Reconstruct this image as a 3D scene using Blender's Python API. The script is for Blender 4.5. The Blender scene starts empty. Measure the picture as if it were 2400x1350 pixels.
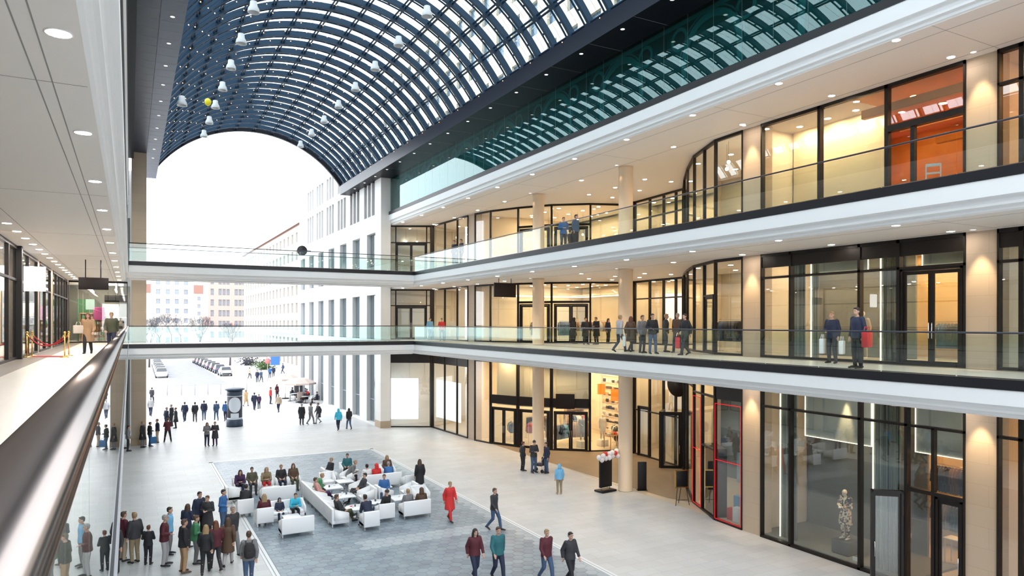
import bpy, bmesh, math, random
from mathutils import Vector, Matrix
random.seed(7)
SC = bpy.context.scene
COL = SC.collection
R = math.radians
# ------------------------------------------------------------------ camera, sky, exposure
ZC = 8.46                      # eye height above the plaza paving
YAW = 0.4959
cam = bpy.data.cameras.new('camera'); camo = bpy.data.objects.new('camera', cam); COL.objects.link(camo)
cam.sensor_width = 36.0; cam.lens = 24.83; cam.shift_y = 0.03446
cam.clip_start = 0.02; cam.clip_end = 2000
camo.location = (0, 0, ZC)
camo.rotation_euler = (Matrix.Rotation(-YAW, 3, 'Z') @ Matrix.Rotation(R(90), 3, 'X') @ Matrix.Rotation(0.0016, 3, 'Z')).to_euler()
SC.camera = camo
SC.view_settings.view_transform = 'Standard'
SC.view_settings.look = 'None'
SC.view_settings.gamma = 1.0
SC.view_settings.use_curve_mapping = False
SC.view_settings.exposure = 1.88
cy = SC.cycles
cy.max_bounces = 8; cy.diffuse_bounces = 4; cy.glossy_bounces = 4; cy.transmission_bounces = 4
cy.transparent_max_bounces = 24
cy.caustics_reflective = False; cy.caustics_refractive = False
cy.sample_clamp_indirect = 6.0
cy.use_denoising = True
world = bpy.data.worlds.new('overcast_sky'); SC.world = world; world.use_nodes = True
bg = world.node_tree.nodes['Background']
bg.inputs[0].default_value = (0.90, 0.95, 1.0, 1); bg.inputs[1].default_value = 1.15
# levels (z above the plaza)
L1, L2, L3 = 7.135, 12.25, 17.46
C0, C1, C2 = 6.18, 11.21, 16.39
SOF = 20.18                    # underside of the roof beams
XR, XL = 18.40, -0.08          # gallery edges
WR, WL = 22.10, -3.62          # shop fronts
YB0, YB1 = 49.2, 52.3          # bridge
CIRC_X, CIRC_Z, CIRC_R, CIRC_A = 9.37, 7.413 + ZC, 9.087, R(55.96)

# ------------------------------------------------------------------ materials
def mat(name, col, rough=0.5, metal=0.0, emit=None, estr=0.0, spec=0.5, coat=0.0):
    m = bpy.data.materials.new(name); m.use_nodes = True
    b = m.node_tree.nodes['Principled BSDF']
    b.inputs['Base Color'].default_value = (*col, 1)
    b.inputs['Roughness'].default_value = rough
    b.inputs['Metallic'].default_value = metal
    b.inputs['Specular IOR Level'].default_value = spec
    b.inputs['Coat Weight'].default_value = coat
    if emit:
        b.inputs['Emission Color'].default_value = (*emit, 1)
        b.inputs['Emission Strength'].default_value = estr
    return m
def nodes(m):
    return m.node_tree.nodes, m.node_tree.links, m.node_tree.nodes['Principled BSDF']
def noisy(m, c1, c2, scale=4.0, detail=4.0, stretch=(1, 1, 1), bump=0.0):
    n, l, b = nodes(m)
    tc = n.new('ShaderNodeTexCoord'); mp = n.new('ShaderNodeMapping'); mp.inputs['Scale'].default_value = stretch
    nz = n.new('ShaderNodeTexNoise'); nz.inputs['Scale'].default_value = scale; nz.inputs['Detail'].default_value = detail
    cr = n.new('ShaderNodeValToRGB'); cr.color_ramp.elements[0].color = (*c1, 1); cr.color_ramp.elements[1].color = (*c2, 1)
    cr.color_ramp.elements[0].position = 0.3; cr.color_ramp.elements[1].position = 0.7
    l.new(tc.outputs['Object'], mp.inputs[0]); l.new(mp.outputs[0], nz.inputs['Vector']); l.new(nz.outputs['Fac'], cr.inputs[0]); l.new(cr.outputs[0], b.inputs['Base Color'])
    if bump:
        bp = n.new('ShaderNodeBump'); bp.inputs['Strength'].default_value = bump; l.new(nz.outputs['Fac'], bp.inputs['Height']); l.new(bp.outputs[0], b.inputs['Normal'])
    return m
def tiled(name, c1, c2, mortar, w, h, rough=0.5, ms=0.006, axes='xy', spec=0.4, offset=0.5, blotch=0.0):
    m = mat(name, c1, rough, spec=spec); n, l, b = nodes(m)
    tc = n.new('ShaderNodeTexCoord'); sx = n.new('ShaderNodeSeparateXYZ'); cb = n.new('ShaderNodeCombineXYZ')
    l.new(tc.outputs['Object'], sx.inputs[0])
    if axes == 'h':            # vertical faces of any heading: x + y against z
        ad = n.new('ShaderNodeMath'); l.new(sx.outputs[0], ad.inputs[0]); l.new(sx.outputs[1], ad.inputs[1])
        l.new(ad.outputs[0], cb.inputs[0]); l.new(sx.outputs[2], cb.inputs[1])
    elif axes == 'yx':
        l.new(sx.outputs[1], cb.inputs[0]); l.new(sx.outputs[0], cb.inputs[1])
    else:
        l.new(sx.outputs[0], cb.inputs[0]); l.new(sx.outputs[1], cb.inputs[1])
    br = n.new('ShaderNodeTexBrick'); br.inputs['Scale'].default_value = 1.0
    br.inputs['Brick Width'].default_value = w; br.inputs['Row Height'].default_value = h
    br.inputs['Mortar Size'].default_value = ms; br.inputs['Color1'].default_value = (*c1, 1); br.inputs['Color2'].default_value = (*c2, 1)
    br.inputs['Mortar'].default_value = (*mortar, 1); br.offset = offset; br.inputs['Bias'].default_value = 0.0
    l.new(cb.outputs[0], br.inputs['Vector'])
    if blotch:
        nz = n.new('ShaderNodeTexNoise'); nz.inputs['Scale'].default_value = 0.6; nz.inputs['Detail'].default_value = 6
        l.new(tc.outputs['Object'], nz.inputs['Vector'])
        mx = n.new('ShaderNodeMix'); mx.data_type = 'RGBA'; mx.blend_type = 'MULTIPLY'; mx.inputs[0].default_value = blotch
        l.new(br.outputs['Color'], mx.inputs[6]); l.new(nz.outputs['Fac'], mx.inputs[7]); l.new(mx.outputs[2], b.inputs['Base Color'])
    else:
        l.new(br.outputs['Color'], b.inputs['Base Color'])
    return m
def emis(name, col, s):
    m = bpy.data.materials.new(name); m.use_nodes = True; n = m.node_tree.nodes; n.clear()
    e = n.new('ShaderNodeEmission'); e.inputs[0].default_value = (*col, 1); e.inputs[1].default_value = s
    o = n.new('ShaderNodeOutputMaterial'); m.node_tree.links.new(e.outputs[0], o.inputs[0]); return m
def glass(name, tint=(1, 1, 1), refl=1.0, ior=1.5, rough=0.0):
    # thin sheet: see-through with Schlick reflection, the same from both faces
    m = bpy.data.materials.new(name); m.use_nodes = True; n = m.node_tree.nodes; l = m.node_tree.links; n.clear()
    t = n.new('ShaderNodeBsdfTransparent'); t.inputs[0].default_value = (*tint, 1)
    g = n.new('ShaderNodeBsdfGlossy'); g.inputs['Roughness'].default_value = rough; g.inputs[0].default_value = (1, 1, 1, 1)
    w = n.new('ShaderNodeLayerWeight'); w.inputs[0].default_value = 0.5
    pw = n.new('ShaderNodeMath'); pw.operation = 'POWER'; pw.inputs[1].default_value = 5.0
    f0 = ((ior - 1) / (ior + 1)) ** 2
    ma = n.new('ShaderNodeMath'); ma.operation = 'MULTIPLY_ADD'; ma.inputs[1].default_value = (1 - f0) * refl; ma.inputs[2].default_value = f0 * refl; ma.use_clamp = True
    mx = n.new('ShaderNodeMixShader'); o = n.new('ShaderNodeOutputMaterial')
    l.new(w.outputs['Facing'], pw.inputs[0]); l.new(pw.outputs[0], ma.inputs[0]); l.new(ma.outputs[0], mx.inputs[0]); l.new(t.outputs[0], mx.inputs[1]); l.new(g.outputs[0], mx.inputs[2]); l.new(mx.outputs[0], o.inputs[0])
    return m
M = {}
M['plaza'] = tiled('plaza_stone', (.60, .595, .59), (.55, .545, .54), (.44, .44, .44), 1.1, 0.55, 0.42, 0.008, 'xy', 0.4, 0.5, 0.25)
M['paving'] = tiled('street_paving', (.62, .62, .62), (.58, .58, .58), (.5, .5, .5), 1.2, 0.6, 0.6, 0.01)
M['slate'] = noisy(mat('slate_hexagon', (.2, .25, .29), 0.34), (.17, .215, .255), (.26, .31, .35), 1.4)
M['slate2'] = noisy(mat('pale_slate_hexagon', (.33, .38, .41), 0.34), (.29, .34, .38), (.38, .42, .45), 1.4)
M['slate3'] = noisy(mat('dark_slate_hexagon', (.17, .2, .24), 0.34), (.14, .175, .215), (.22, .26, .30), 1.4)
M['grout'] = mat('paving_joint', (.12, .15, .17), 0.7)
M['strip'] = mat('pale_stone_strip', (.66, .67, .68), 0.4)
M['cream_floor'] = tiled('gallery_floor_stone', (.72, .67, .61), (.70, .65, .59), (.6, .56, .5), 1.2, 0.6, 0.3, 0.004, 'yx')
M['tanfloor'] = tiled('tan_warm_lit_stone', (.27, .20, .135), (.25, .185, .12), (.17, .13, .09), .6, .6, .5, .006)  # tan stone with the recess's warm light put into its colour
M['brown_floor'] = mat('dark_floor_border', (.17, .145, .13), 0.35)
M['white'] = mat('white_render', (.80, .81, .82), 0.55)
M['ceil'] = mat('ceiling_paint', (.80, .77, .745), 0.7)
M['joint'] = mat('shadow_joint', (.30, .29, .28), 0.8)
M['band'] = mat('dark_metal_band', (.012, .012, .016), 0.4, 0.0, spec=.35)
M['frame'] = mat('bronze_frame', (.011, .008, .007), 0.42, 0.0, spec=.3)
M['sandstone'] = tiled('sandstone_cladding', (.47, .375, .28), (.445, .355, .265), (.35, .28, .21), 1.6, 0.62, 0.5, 0.004, 'h')
M['sandstone_base'] = tiled('sandstone_plinth', (.42, .32, .22), (.40, .305, .21), (.32, .25, .18), 1.0, 1.0, 0.5, 0.004, 'h')
M['palestone'] = tiled('pale_stone_cladding', (.74, .72, .69), (.72, .70, .67), (.64, .62, .60), 2.4, 1.2, 0.55, 0.004, 'h')
M['column'] = mat('column_plaster', (.72, .57, .41), 0.5)
M['beam'] = mat('blue_black_panel', (.004, .005, .010), 0.4, 0.0, spec=.12)
M['beamface'] = mat('blue_grey_panel', (.010, .015, .030), 0.3, 0.0, spec=.22)
M['beamblue'] = mat('slate_blue_panel', (.040, .055, .105), 0.35, 0.0, spec=.25)
M['beamblue2'] = mat('deep_slate_blue_panel', (.022, .030, .058), 0.35, 0.0, spec=.25)
M['rib'] = mat('steel_rib', (.011, .034, .066), 0.45, 0.0, spec=.18)
M['roofglass'] = glass('roof_glass', (.86, .95, .97), 0.5, 1.4)
M['shopglass'] = glass('shop_glass', (.93, .96, .96), 1.0, 1.8)
M['railglass'] = glass('railing_glass', (.90, .96, .95), 1.0, 1.5)
M['nearglass'] = glass('near_railing_glass', (.90, .96, .95), 1.0, 1.5)
M['teal'] = glass('teal_reflective_glass', (.55, .85, .84), .9, 1.68)
M['tealwall'] = mat('teal_wall', (.012, .040, .042), 0.6)
M['tracery'] = mat('tracery_relief', (.05, .13, .135), 0.5)
M['tracery_dark'] = mat('tracery_panel', (.025, .014, .018), 0.5)
M['steel'] = mat('brushed_steel', (.30, .26, .245), 0.2, 1.0)
M['channel'] = mat('anodised_channel', (.62, .64, .68), .35, .3)
M['railbrown'] = mat('bronze_metal', (.30, .25, .225), 0.30, 0.9)
M['darkrail'] = mat('dark_handrail', (.06, .065, .08), 0.3, 0.7)
M['chrome'] = mat('chrome', (.7, .7, .72), 0.12, 1.0)
M['gold'] = mat('brass', (.80, .52, .16), 0.2, 1.0)
M['redrope'] = mat('red_velvet', (.38, .012, .02), 0.7)
M['redcarpet'] = mat('red_carpet', (.42, .03, .03), 0.9)
M['black'] = mat('black_panel', (.006, .005, .006), 0.5, spec=.3)
M['signbrown'] = mat('dark_brown_sign', (.012, .006, .005), 0.5, spec=.3)
M['whitelit'] = emis('lit_white_sign', (1, .98, .95), 1.1)
M['lamp'] = emis('downlight_glow', (1.0, .86, .73), 44.0)
M['lamp_left'] = emis('downlight_glow_left', (1.0, .90, .80), 130.0)
M['lampdim'] = emis('roof_downlight_glow', (1.0, .95, .9), 1.0)
M['warm'] = emis('shop_lamp_warm', (1.0, .70, .39), 135.0)
M['warm2'] = emis('shop_lamp_amber', (1.0, .46, .13), 75.0)
M['cool'] = emis('shop_lamp_white', (1.0, .86, .68), 60.0)
M['cool2'] = emis('strip_light_white', (1, .93, .85), 6.0)
M['led'] = emis('led_strip', (1.0, .88, .60), 1.2)
M['redneon'] = emis('red_light_line', (1.0, .02, .03), 0.30)
M['bulb'] = emis('fairy_bulb', (1.0, .50, .20), 1.6)
M['chair'] = mat('white_leather', (.82, .83, .85), 0.42)
M['table'] = mat('white_table_top', (.80, .81, .83), 0.25)

# ------------------------------------------------------------------ mesh helpers
class MB:
    def __init__(s): s.v = []; s.f = []; s.mi = []; s.sm = []
    def add(s, vs, fs, mi=0, smooth=False):
        o = len(s.v); s.v += [tuple(v) for v in vs]
        for f in fs: s.f.append([i + o for i in f]); s.mi.append(mi); s.sm.append(smooth)
        return s
    def box(s, x0, x1, y0, y1, z0, z1, mi=0):
        vs = [(x, y, z) for z in (z0, z1) for y in (y0, y1) for x in (x0, x1)]
        return s.add(vs, [(0, 2, 3, 1), (4, 5, 7, 6), (0, 1, 5, 4), (2, 6, 7, 3), (0, 4, 6, 2), (1, 3, 7, 5)], mi)
    def rbox(s, x0, x1, y0, y1, z0, z1, r=0.02, mi=0):
        # box with chamfered edges
        b = bmesh.new(); m4 = Matrix.Translation(((x0 + x1) / 2, (y0 + y1) / 2, (z0 + z1) / 2)) @ Matrix.Diagonal((abs(x1 - x0), abs(y1 - y0), abs(z1 - z0), 1))
        bmesh.ops.create_cube(b, size=1.0, matrix=m4)
        bmesh.ops.bevel(b, geom=b.edges[:], offset=r, segments=2, affect='EDGES', profile=0.5)
        s.bm(b, mi, True); return s
    def bm(s, b, mi=0, smooth=False):
        b.verts.index_update()
        s.add([v.co[:] for v in b.verts], [[v.index for v in f.verts] for f in b.faces], mi, smooth); b.free(); return s
    def slab(s, p, q, w, z0, z1, mi=0, off=0.0):
        # upright wall of thickness w along plan segment p-q
        d = Vector((q[0] - p[0], q[1] - p[1])); L = d.length; d /= L; nrm = Vector((-d.y, d.x))
        a = nrm * (off - w / 2); b = nrm * (off + w / 2)
        pl = [(p[0] + a.x, p[1] + a.y), (q[0] + a.x, q[1] + a.y), (q[0] + b.x, q[1] + b.y), (p[0] + b.x, p[1] + b.y)]
        return s.prism(pl, z0, z1, mi)
    def prism(s, pl, z0, z1, mi=0):
        n = len(pl); vs = [(x, y, z0) for x, y in pl] + [(x, y, z1) for x, y in pl]
        fs = [list(range(n - 1, -1, -1)), list(range(n, 2 * n))] + [(i, (i + 1) % n, n + (i + 1) % n, n + i) for i in range(n)]
        return s.add(vs, fs, mi)
    def extrude(s, prof, a, b, mi=0, smooth=False, fn=None):
        # closed profile [(p,q)] swept from a to b; fn(p,q,t) -> xyz
        n = len(prof); vs = [fn(p, q, a) for p, q in prof] + [fn(p, q, b) for p, q in prof]
        fs = [list(range(n - 1, -1, -1)), list(range(n, 2 * n))] + [(i, (i + 1) % n, n + (i + 1) % n, n + i) for i in range(n)]
        return s.add(vs, fs, mi, smooth)
    def tube(s, pts, r, n=8, mi=0, smooth=True, closed_ends=True):
        # r: number, or list of numbers / (ra, rb)
        pts = [Vector(p) for p in pts]; k = len(pts); rings = []
        for i, p in enumerate(pts):
            t = (pts[min(i + 1, k - 1)] - pts[max(i - 1, 0)]).normalized()
            ref = Vector((1, 0, 0)) if abs(t.x) < 0.9 else Vector((0, 1, 0))
            v = t.cross(ref).normalized(); u = v.cross(t).normalized()
            rr = r[i] if isinstance(r, (list, tuple)) else r
            ra, rb = rr if isinstance(rr, (list, tuple)) else (rr, rr)
            rings.append([p + u * (ra * math.cos(2 * math.pi * j / n)) + v * (rb * math.sin(2 * math.pi * j / n)) for j in range(n)])
        vs = [q for g in rings for q in g]; fs = []
        for i in range(k - 1):
            for j in range(n):
                fs.append((i * n + j, i * n + (j + 1) % n, (i + 1) * n + (j + 1) % n, (i + 1) * n + j))
        if closed_ends:
            fs += [list(range(n - 1, -1, -1)), [(k - 1) * n + j for j in range(n)]]
        return s.add(vs, fs, mi, smooth)
    def lathe(s, prof, c=(0, 0, 0), n=20, mi=0, smooth=True):
        vs = []; fs = []; k = len(prof)
        for r, z in prof:
            for j in range(n): a = 2 * math.pi * j / n; vs.append((c[0] + r * math.cos(a), c[1] + r * math.sin(a), c[2] + z))
        for i in range(k - 1):
            for j in range(n): fs.append((i * n + j, i * n + (j + 1) % n, (i + 1) * n + (j + 1) % n, (i + 1) * n + j))
        fs += [list(range(n - 1, -1, -1)), [(k - 1) * n + j for j in range(n)]]
        return s.add(vs, fs, mi, smooth)
    def ball(s, c, r, mi=0, n=10, sc=(1, 1, 1)):
        b = bmesh.new(); bmesh.ops.create_uvsphere(b, u_segments=n, v_segments=max(5, n * 2 // 3), radius=1.0, matrix=Matrix.Translation(c) @ Matrix.Diagonal((r * sc[0], r * sc[1], r * sc[2], 1)))
        return s.bm(b, mi, True)
    def mesh(s, name):
        m = bpy.data.meshes.new(name); m.from_pydata(s.v, [], s.f); 
        m.polygons.foreach_set('material_index', s.mi); m.polygons.foreach_set('use_smooth', s.sm); m.update()
        b = bmesh.new(); b.from_mesh(m); bmesh.ops.recalc_face_normals(b, faces=b.faces); b.to_mesh(m); b.free()
        return m
    def build(s, name, mats, parent=None, loc=None, rz=0.0):
        m = s.mesh(name)
        for x in (mats if isinstance(mats, (list, tuple)) else [mats]): m.materials.append(M[x] if isinstance(x, str) else x)
        o = bpy.data.objects.new(name, m); COL.objects.link(o)
        if parent is not None: o.parent = parent
        if loc is not None: o.location = loc
        if rz: o.rotation_euler.z = rz
        return o
def tag(o, label=None, cat=None, group=None, kind=None):
    if label: o['label'] = label
    if cat: o['category'] = cat
    if group: o['group'] = group
    if kind: o['kind'] = kind
    return o
def struct(mb, name, mats, label=None, parent=None):
    o = mb.build(name, mats, parent)
    if parent is None: o['kind'] = 'structure'
    if label: o['label'] = label
    return o
def empty(name, loc=(0, 0, 0), rz=0.0, label=None, cat=None, group=None, kind=None):
    o = bpy.data.objects.new(name, None); COL.objects.link(o); o.location = loc; o.rotation_euler = (0, 0, rz); o.empty_display_size = 0.2
    return tag(o, label, cat, group, kind)
KIDS = {}
def copy_tree(o, parent=None):
    c = o.copy(); COL.objects.link(c)
    if parent is not None: c.parent = parent
    for ch in list(o.children): copy_tree(ch, c)
    return c
def lerp(a, b, t): return a + (b - a) * t
# ------------------------------------------------------------------ ground and floors
b = MB(); b.box(-60, 70, -14, 64.5, -0.3, 0.0); struct(b, 'floor', 'plaza')
b = MB(); b.box(-160, 220, 64.5, 420, -0.3, 0.0); b.box(-160, -60, -40, 64.5, -0.3, 0); b.box(70, 220, -40, 64.5, -0.3, 0); b.box(-60, 70, -60, -14, -0.3, 0)
struct(b, 'street_pavement', 'paving')
# hexagonal slate field in the middle of the plaza
HX0, HX1, HY1 = 4.45, 14.15, 46.1
b = MB(); b.box(HX0, HX1, -6, HY1, 0.0, 0.004, 0)
hr = 0.24; dx = hr * math.sqrt(3); rows = int((HY1 + 6) / (hr * 1.5)) + 1
for j in range(rows):
    yy = -6 + hr + j * hr * 1.5
    for i in range(int((HX1 - HX0) / dx) + 2):
        xx = HX0 + dx * (i + (0.5 if j % 2 else 0.0))
        pl = []
        for k in range(6):
            a = R(60 * k + 30); px = xx + (hr - 0.007) * math.cos(a); py = yy + (hr - 0.007) * math.sin(a)
            pl.append((min(max(px, HX0 + .01), HX1 - .01), min(max(py, -5.99), HY1 - .01)))
        if max(p[0] for p in pl) - min(p[0] for p in pl) < 0.08 or max(p[1] for p in pl) - min(p[1] for p in pl) < 0.08: continue
        lightband = (abs(yy - 26.2) < 0.45 and xx > 7.6) or xx > HX1 - 0.5 or abs(yy - 6) < .7
        mi = 2 if lightband else random.choice((1, 1, 1, 3))
        b.prism(pl, 0.003, 0.008, mi)
struct(b, 'floor_slate_paving', ['grout', 'slate', 'slate2', 'slate3'])
b = MB()
for x in (HX0 - 0.24, HX1 + 0.02):
    b.box(x, x + 0.22, -6, HY1 + 0.2, 0.0, 0.012, 0)
    b.box(x + 0.09, x + 0.12, -6, HY1 + 0.2, 0.012, 0.0135, 1)
b.box(HX0 - .24, HX1 + .24, HY1, HY1 + .2, 0, .012, 0)
struct(b, 'trim_1', ['strip', 'joint'], 'pale stone drainage strip bordering the slate paving')

b = MB(); b.prism([(22.3, 44.6), (23.3, 42.2), (24.7, 40.1), (26.7, 38.5), (28.6, 37.8), (28.9, 36.6), (28.5, 31.6), (26.6, 29.4), (25.0, 27.4), (23.4, 25.2), (22.9, 26.5), (22.5, 33), (22.4, 40)], 0.0126, .018); struct(b, 'floor_entrance_recess', 'tanfloor')
# ------------------------------------------------------------------ gallery slabs, ceilings, edge mouldings
YN, YF = -10.0, 55.2
def edge_profile(zt, zc, h1=0.42, big=False):
    # (inset from the edge, z): white moulded fascia below the dark band
    zb = zt - 0.253
    s = (zb - zc) / 0.74
    return [(0.02, zb), (0.02, zb - .40 * s), (0.045, zb - .415 * s), (0.10, zb - .43 * s), (0.14, zb - .47 * s), (0.165, zb - .54 * s), (0.17, zb - .60 * s),
            (0.22, zb - .61 * s), (0.26, zb - .635 * s), (0.28, zb - .70 * s), (0.36, zc), (.36, zb)]
def gallery_edges(lev, zt, zc, n):
    prof = edge_profile(zt, zc)
    b = MB()
    b.extrude(prof, YN, YF, 0, False, lambda p, q, t: (XR + p, t, q))
    struct(b, 'trim_%d' % n, 'white', 'white moulded fascia of the right gallery, level %d' % lev)
    b = MB(); b.box(XR - .004, XR + 1.1, YN, YB0 if lev < 3 else YF, zt - 0.253, zt - .002)
    struct(b, 'trim_%d' % (n + 1), 'band', 'dark metal band along the right gallery edge, level %d' % lev)
    b = MB(); b.extrude(prof, YN, YF, 0, False, lambda p, q, t: (XL - p, t, q))
    struct(b, 'trim_%d' % (n + 2), 'white', 'white moulded fascia of the left gallery, level %d' % lev)
    b = MB(); b.box(XL - 1.1, XL + .004, YN, YF, zt - 0.253, zt - .002)
    struct(b, 'trim_%d' % (n + 3), 'band', 'dark metal band along the left gallery edge, level %d' % lev)
gallery_edges(1, L1, C0, 2); gallery_edges(2, L2, C1, 6); gallery_edges(3, L3, C2, 10)
def ceiling_right(z, z1, nm):
    b = MB(); b.box(XR + .33, 31, YN, YF + 6, z, z1, 0)
    for x in (XR + 0.95, WR - 0.42): b.box(x, x + 0.022, YN, YF, z - .003, z, 1)
    for y in range(-6, 55, 8): b.box(XR + .36, WR, y + 1.2, y + 1.212, z - .003, z, 1)
    struct(b, nm, ['ceil', 'joint'])
ceiling_right(C0, L1 - .26, 'ceiling_right_ground'); ceiling_right(C1, L2 - .26, 'ceiling_right_first'); ceiling_right(C2, L3 - .26, 'ceiling_right_second')
def ceiling_left(z, z1, nm):
    b = MB(); b.box(-14, XL - .33, YN, YF + 6, z, z1, 0)
    b.box(-0.945, -0.93, YN, YF, z - .003, z, 1); b.box(-0.79, -0.775, YN, YF, z - .003, z, 1); b.box(-2.75, -2.735, YN, YF, z - .003, z, 1)
    for y in (9.6, 17.7, 25.8, 33.9, 42.0): b.box(-3.5, XL - .36, y, y + .012, z - .003, z, 1)
    struct(b, nm, ['ceil', 'joint'])
ceiling_left(C0, L1 - .26, 'ceiling_left_ground'); ceiling_left(C1, L2 - .26, 'ceiling_left_first'); ceiling_left(C2, L3 - .26, 'ceiling_left_second')
for nm, z in (('first', L1), ('second', L2)):
    b = MB(); b.box(XR + .02, 31, YN, YF + 6, z - .26, z, 0); b.box(WR - .5, WR - .06, YN, 43, z, z + .003, 1)
    struct(b, 'floor_right_' + nm, ['cream_floor', 'brown_floor'])
    b = MB(); b.box(-14, XL - .02, YN, YF + 6, z - .26, z, 0); b.box(WL + .1, WL + .85, YN, YF - 1, z, z + .003, 1)
    struct(b, 'floor_left_' + nm, ['cream_floor', 'brown_floor'])
# bridges across the hall
for lev, zt, zc, n in ((1, L1, C0, 20), (2, L2, C1, 24)):
    prof = edge_profile(zt, zc)
    b = MB(); b.extrude(prof, XL, XR + .02, 0, False, lambda p, q, t: (t, YB0 + p, q)); b.extrude(prof, XL, XR, 0, False, lambda p, q, t: (t, YB1 - p, q))
    b.box(XL, XR, YB0 + 1.1, YB1 - 1.1, zc, zt - .26)
    struct(b, 'trim_%d' % n, 'white', 'white moulded fascia of the bridge, level %d' % lev)
    b = MB(); b.box(XL, XR + .004, YB0 - .004, YB0 + .3, zt - .253, zt - .002); b.box(XL, XR, YB1 - .3, YB1 + .004, zt - .253, zt - .002)
    struct(b, 'trim_%d' % (n + 1), 'band', 'dark metal band along the bridge edge, level %d' % lev)
    b = MB(); b.box(XL, XR + .02, YB0 + .02, YB1 - .02, zt - .26, zt)
    struct(b, 'floor_bridge_' + ('first' if lev == 1 else 'second'), 'cream_floor')
# upper roof over both galleries, keeping daylight out of the shops
b = MB(); b.box(18.9, 33, YN, 62, SOF + .02, SOF + .4); struct(b, 'roof_right', 'beamface')
b = MB(); b.box(-16, -.3, YN, 62, SOF + .02, SOF + .4); struct(b, 'roof_left', 'beamface')
# shell walls behind the shops
b = MB(); b.box(32.8, 33, YN, 62, 0, SOF); struct(b, 'wall_right', 'white')
b = MB(); b.box(-14.2, -14, YN, 62, 0, SOF); struct(b, 'wall_left', 'white')
b = MB(); b.box(18.7, 33, 61.8, 62, 0, SOF); struct(b, 'wall_far_right', 'white')
b = MB(); b.box(-14, .1, 61.8, 62, 0, SOF); struct(b, 'wall_far_left', 'white')
b = MB(); b.box(22.1, 33, YN - .2, YN, 0, SOF); struct(b, 'wall_near_right', 'white')
b = MB(); b.box(-14, -3.6, YN - .2, YN, 0, SOF); struct(b, 'wall_near_left', 'white')
# roof beams
b = MB(); b.box(16.9, 18.95, YN, 64.35, SOF, SOF + .82, 0); b.box(16.88, 16.9, YN, 64.35, SOF, SOF + .80, 1)
for y in range(-9, 65, 3): b.box(16.9, 18.6, y + .5, y + .515, SOF - .002, SOF, 2)
struct(b, 'beam_right', ['beam', 'beamface', 'joint'])
b = MB(); b.box(-.35, .985, YN, 55.0, SOF, SOF + .82, 4); b.box(1.0, 1.86, YN, 64.35, SOF, SOF + .82, 3); b.box(.985, 1.0, YN, 64.35, SOF + .03, SOF + .8, 2)
b.box(-.28, .2, YN, 55.0, SOF - .45, SOF, 0); b.box(.2, .215, YN, 55, SOF - .46, SOF - .40, 1)
for y in range(-9, 65): 
    b.box(-.3, .985, y + .5, y + .512, SOF - .002, SOF, 2) if y < 54 else None
    b.box(1.0, 1.86, y + .5, y + .512, SOF - .002, SOF, 2)
struct(b, 'beam_left', ['beam', 'beamface', 'joint', 'beamblue', 'beamblue2'])
# clerestory: dark mirror glass with arched tracery
for side, X, sg in (('right', 18.6, 1), ('left', -.28, -1)):
    b = MB(); b.box(min(X + sg * .15, X + sg * .25), max(X + sg * .15, X + sg * .25), YN, YF, L3 - .02, SOF, 4); b.box(min(X - sg * .055, X - sg * .045), max(X - sg * .055, X - sg * .045), YN, YF, L3 - .02, SOF, 0); X = X + sg * .15
    y = -8.0
    while y < 54: xg = X - sg * .2; b.box(min(xg, xg - sg * .004), max(xg, xg - sg * .004), y, y + .012, L3, SOF, 3); y += 1.35
    def ring(cy_, cz, r0, r1, a0, a1, mi, n=14):
        vs = []; x0 = X - sg * .035
        for i in range(n + 1):
            a = a0 + (a1 - a0) * i / n
            for r in (r0, r1):
                vs.append((x0, cy_ + r * math.cos(a), cz + r * math.sin(a)))
        vs2 = [(X, v[1], v[2]) for v in vs]; m = len(vs); fs = []
        for i in range(n):
            q = [2 * i, 2 * i + 1, 2 * i + 3, 2 * i + 2]
            fs.append(q); fs.append((2 * i, 2 * i + 2, m + 2 * i + 2, m + 2 * i)); fs.append((2 * i + 1, 2 * i + 3, m + 2 * i + 3, m + 2 * i + 1))
        b.add(vs + vs2, fs, mi)
    k = -6
    while 24.73 + 5.4 * k < 54:
        yc = 24.73 + 5.4 * k
        if yc > -7:
            ring(yc, L3 + .95, 1.28, 1.55, 0, math.pi, 1); ring(yc, L3 + .95, 1.62, 1.68, 0, math.pi, 1)
            for yy in (yc - 1.55, yc + 1.28): b.box(min(X, X - sg * .035), max(X, X - sg * .035), yy, yy + .27, L3, L3 + .95, 1)
            for yo in (-1.68, 1.68):
                ring(yc + yo, 11.0 + ZC, .32, .46, 0, 2 * math.pi, 1, 18); ring(yc + yo, 11.0 + ZC, 0.0, .31, 0, 2 * math.pi, 2, 18)
            b.box(min(X, X - sg * .02), max(X, X - sg * .02), yc + 2.45, yc + 2.95, 10.75 + ZC, 11.3 + ZC, 2)
            for q in (-.95, .95): b.box(min(X, X - sg * .02), max(X, X - sg * .02), yc + q - .35, yc + q + .35, 11.0 + ZC, 11.4 + ZC, 2)
        k += 1
    b.box(min(X, X - sg * .03), max(X, X - sg * .03), YN, YF, SOF - .22, SOF - .05, 1)
    struct(b, 'window_clerestory_' + side, ['teal', 'tracery', 'tracery_dark', 'joint', 'tealwall'])
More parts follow.
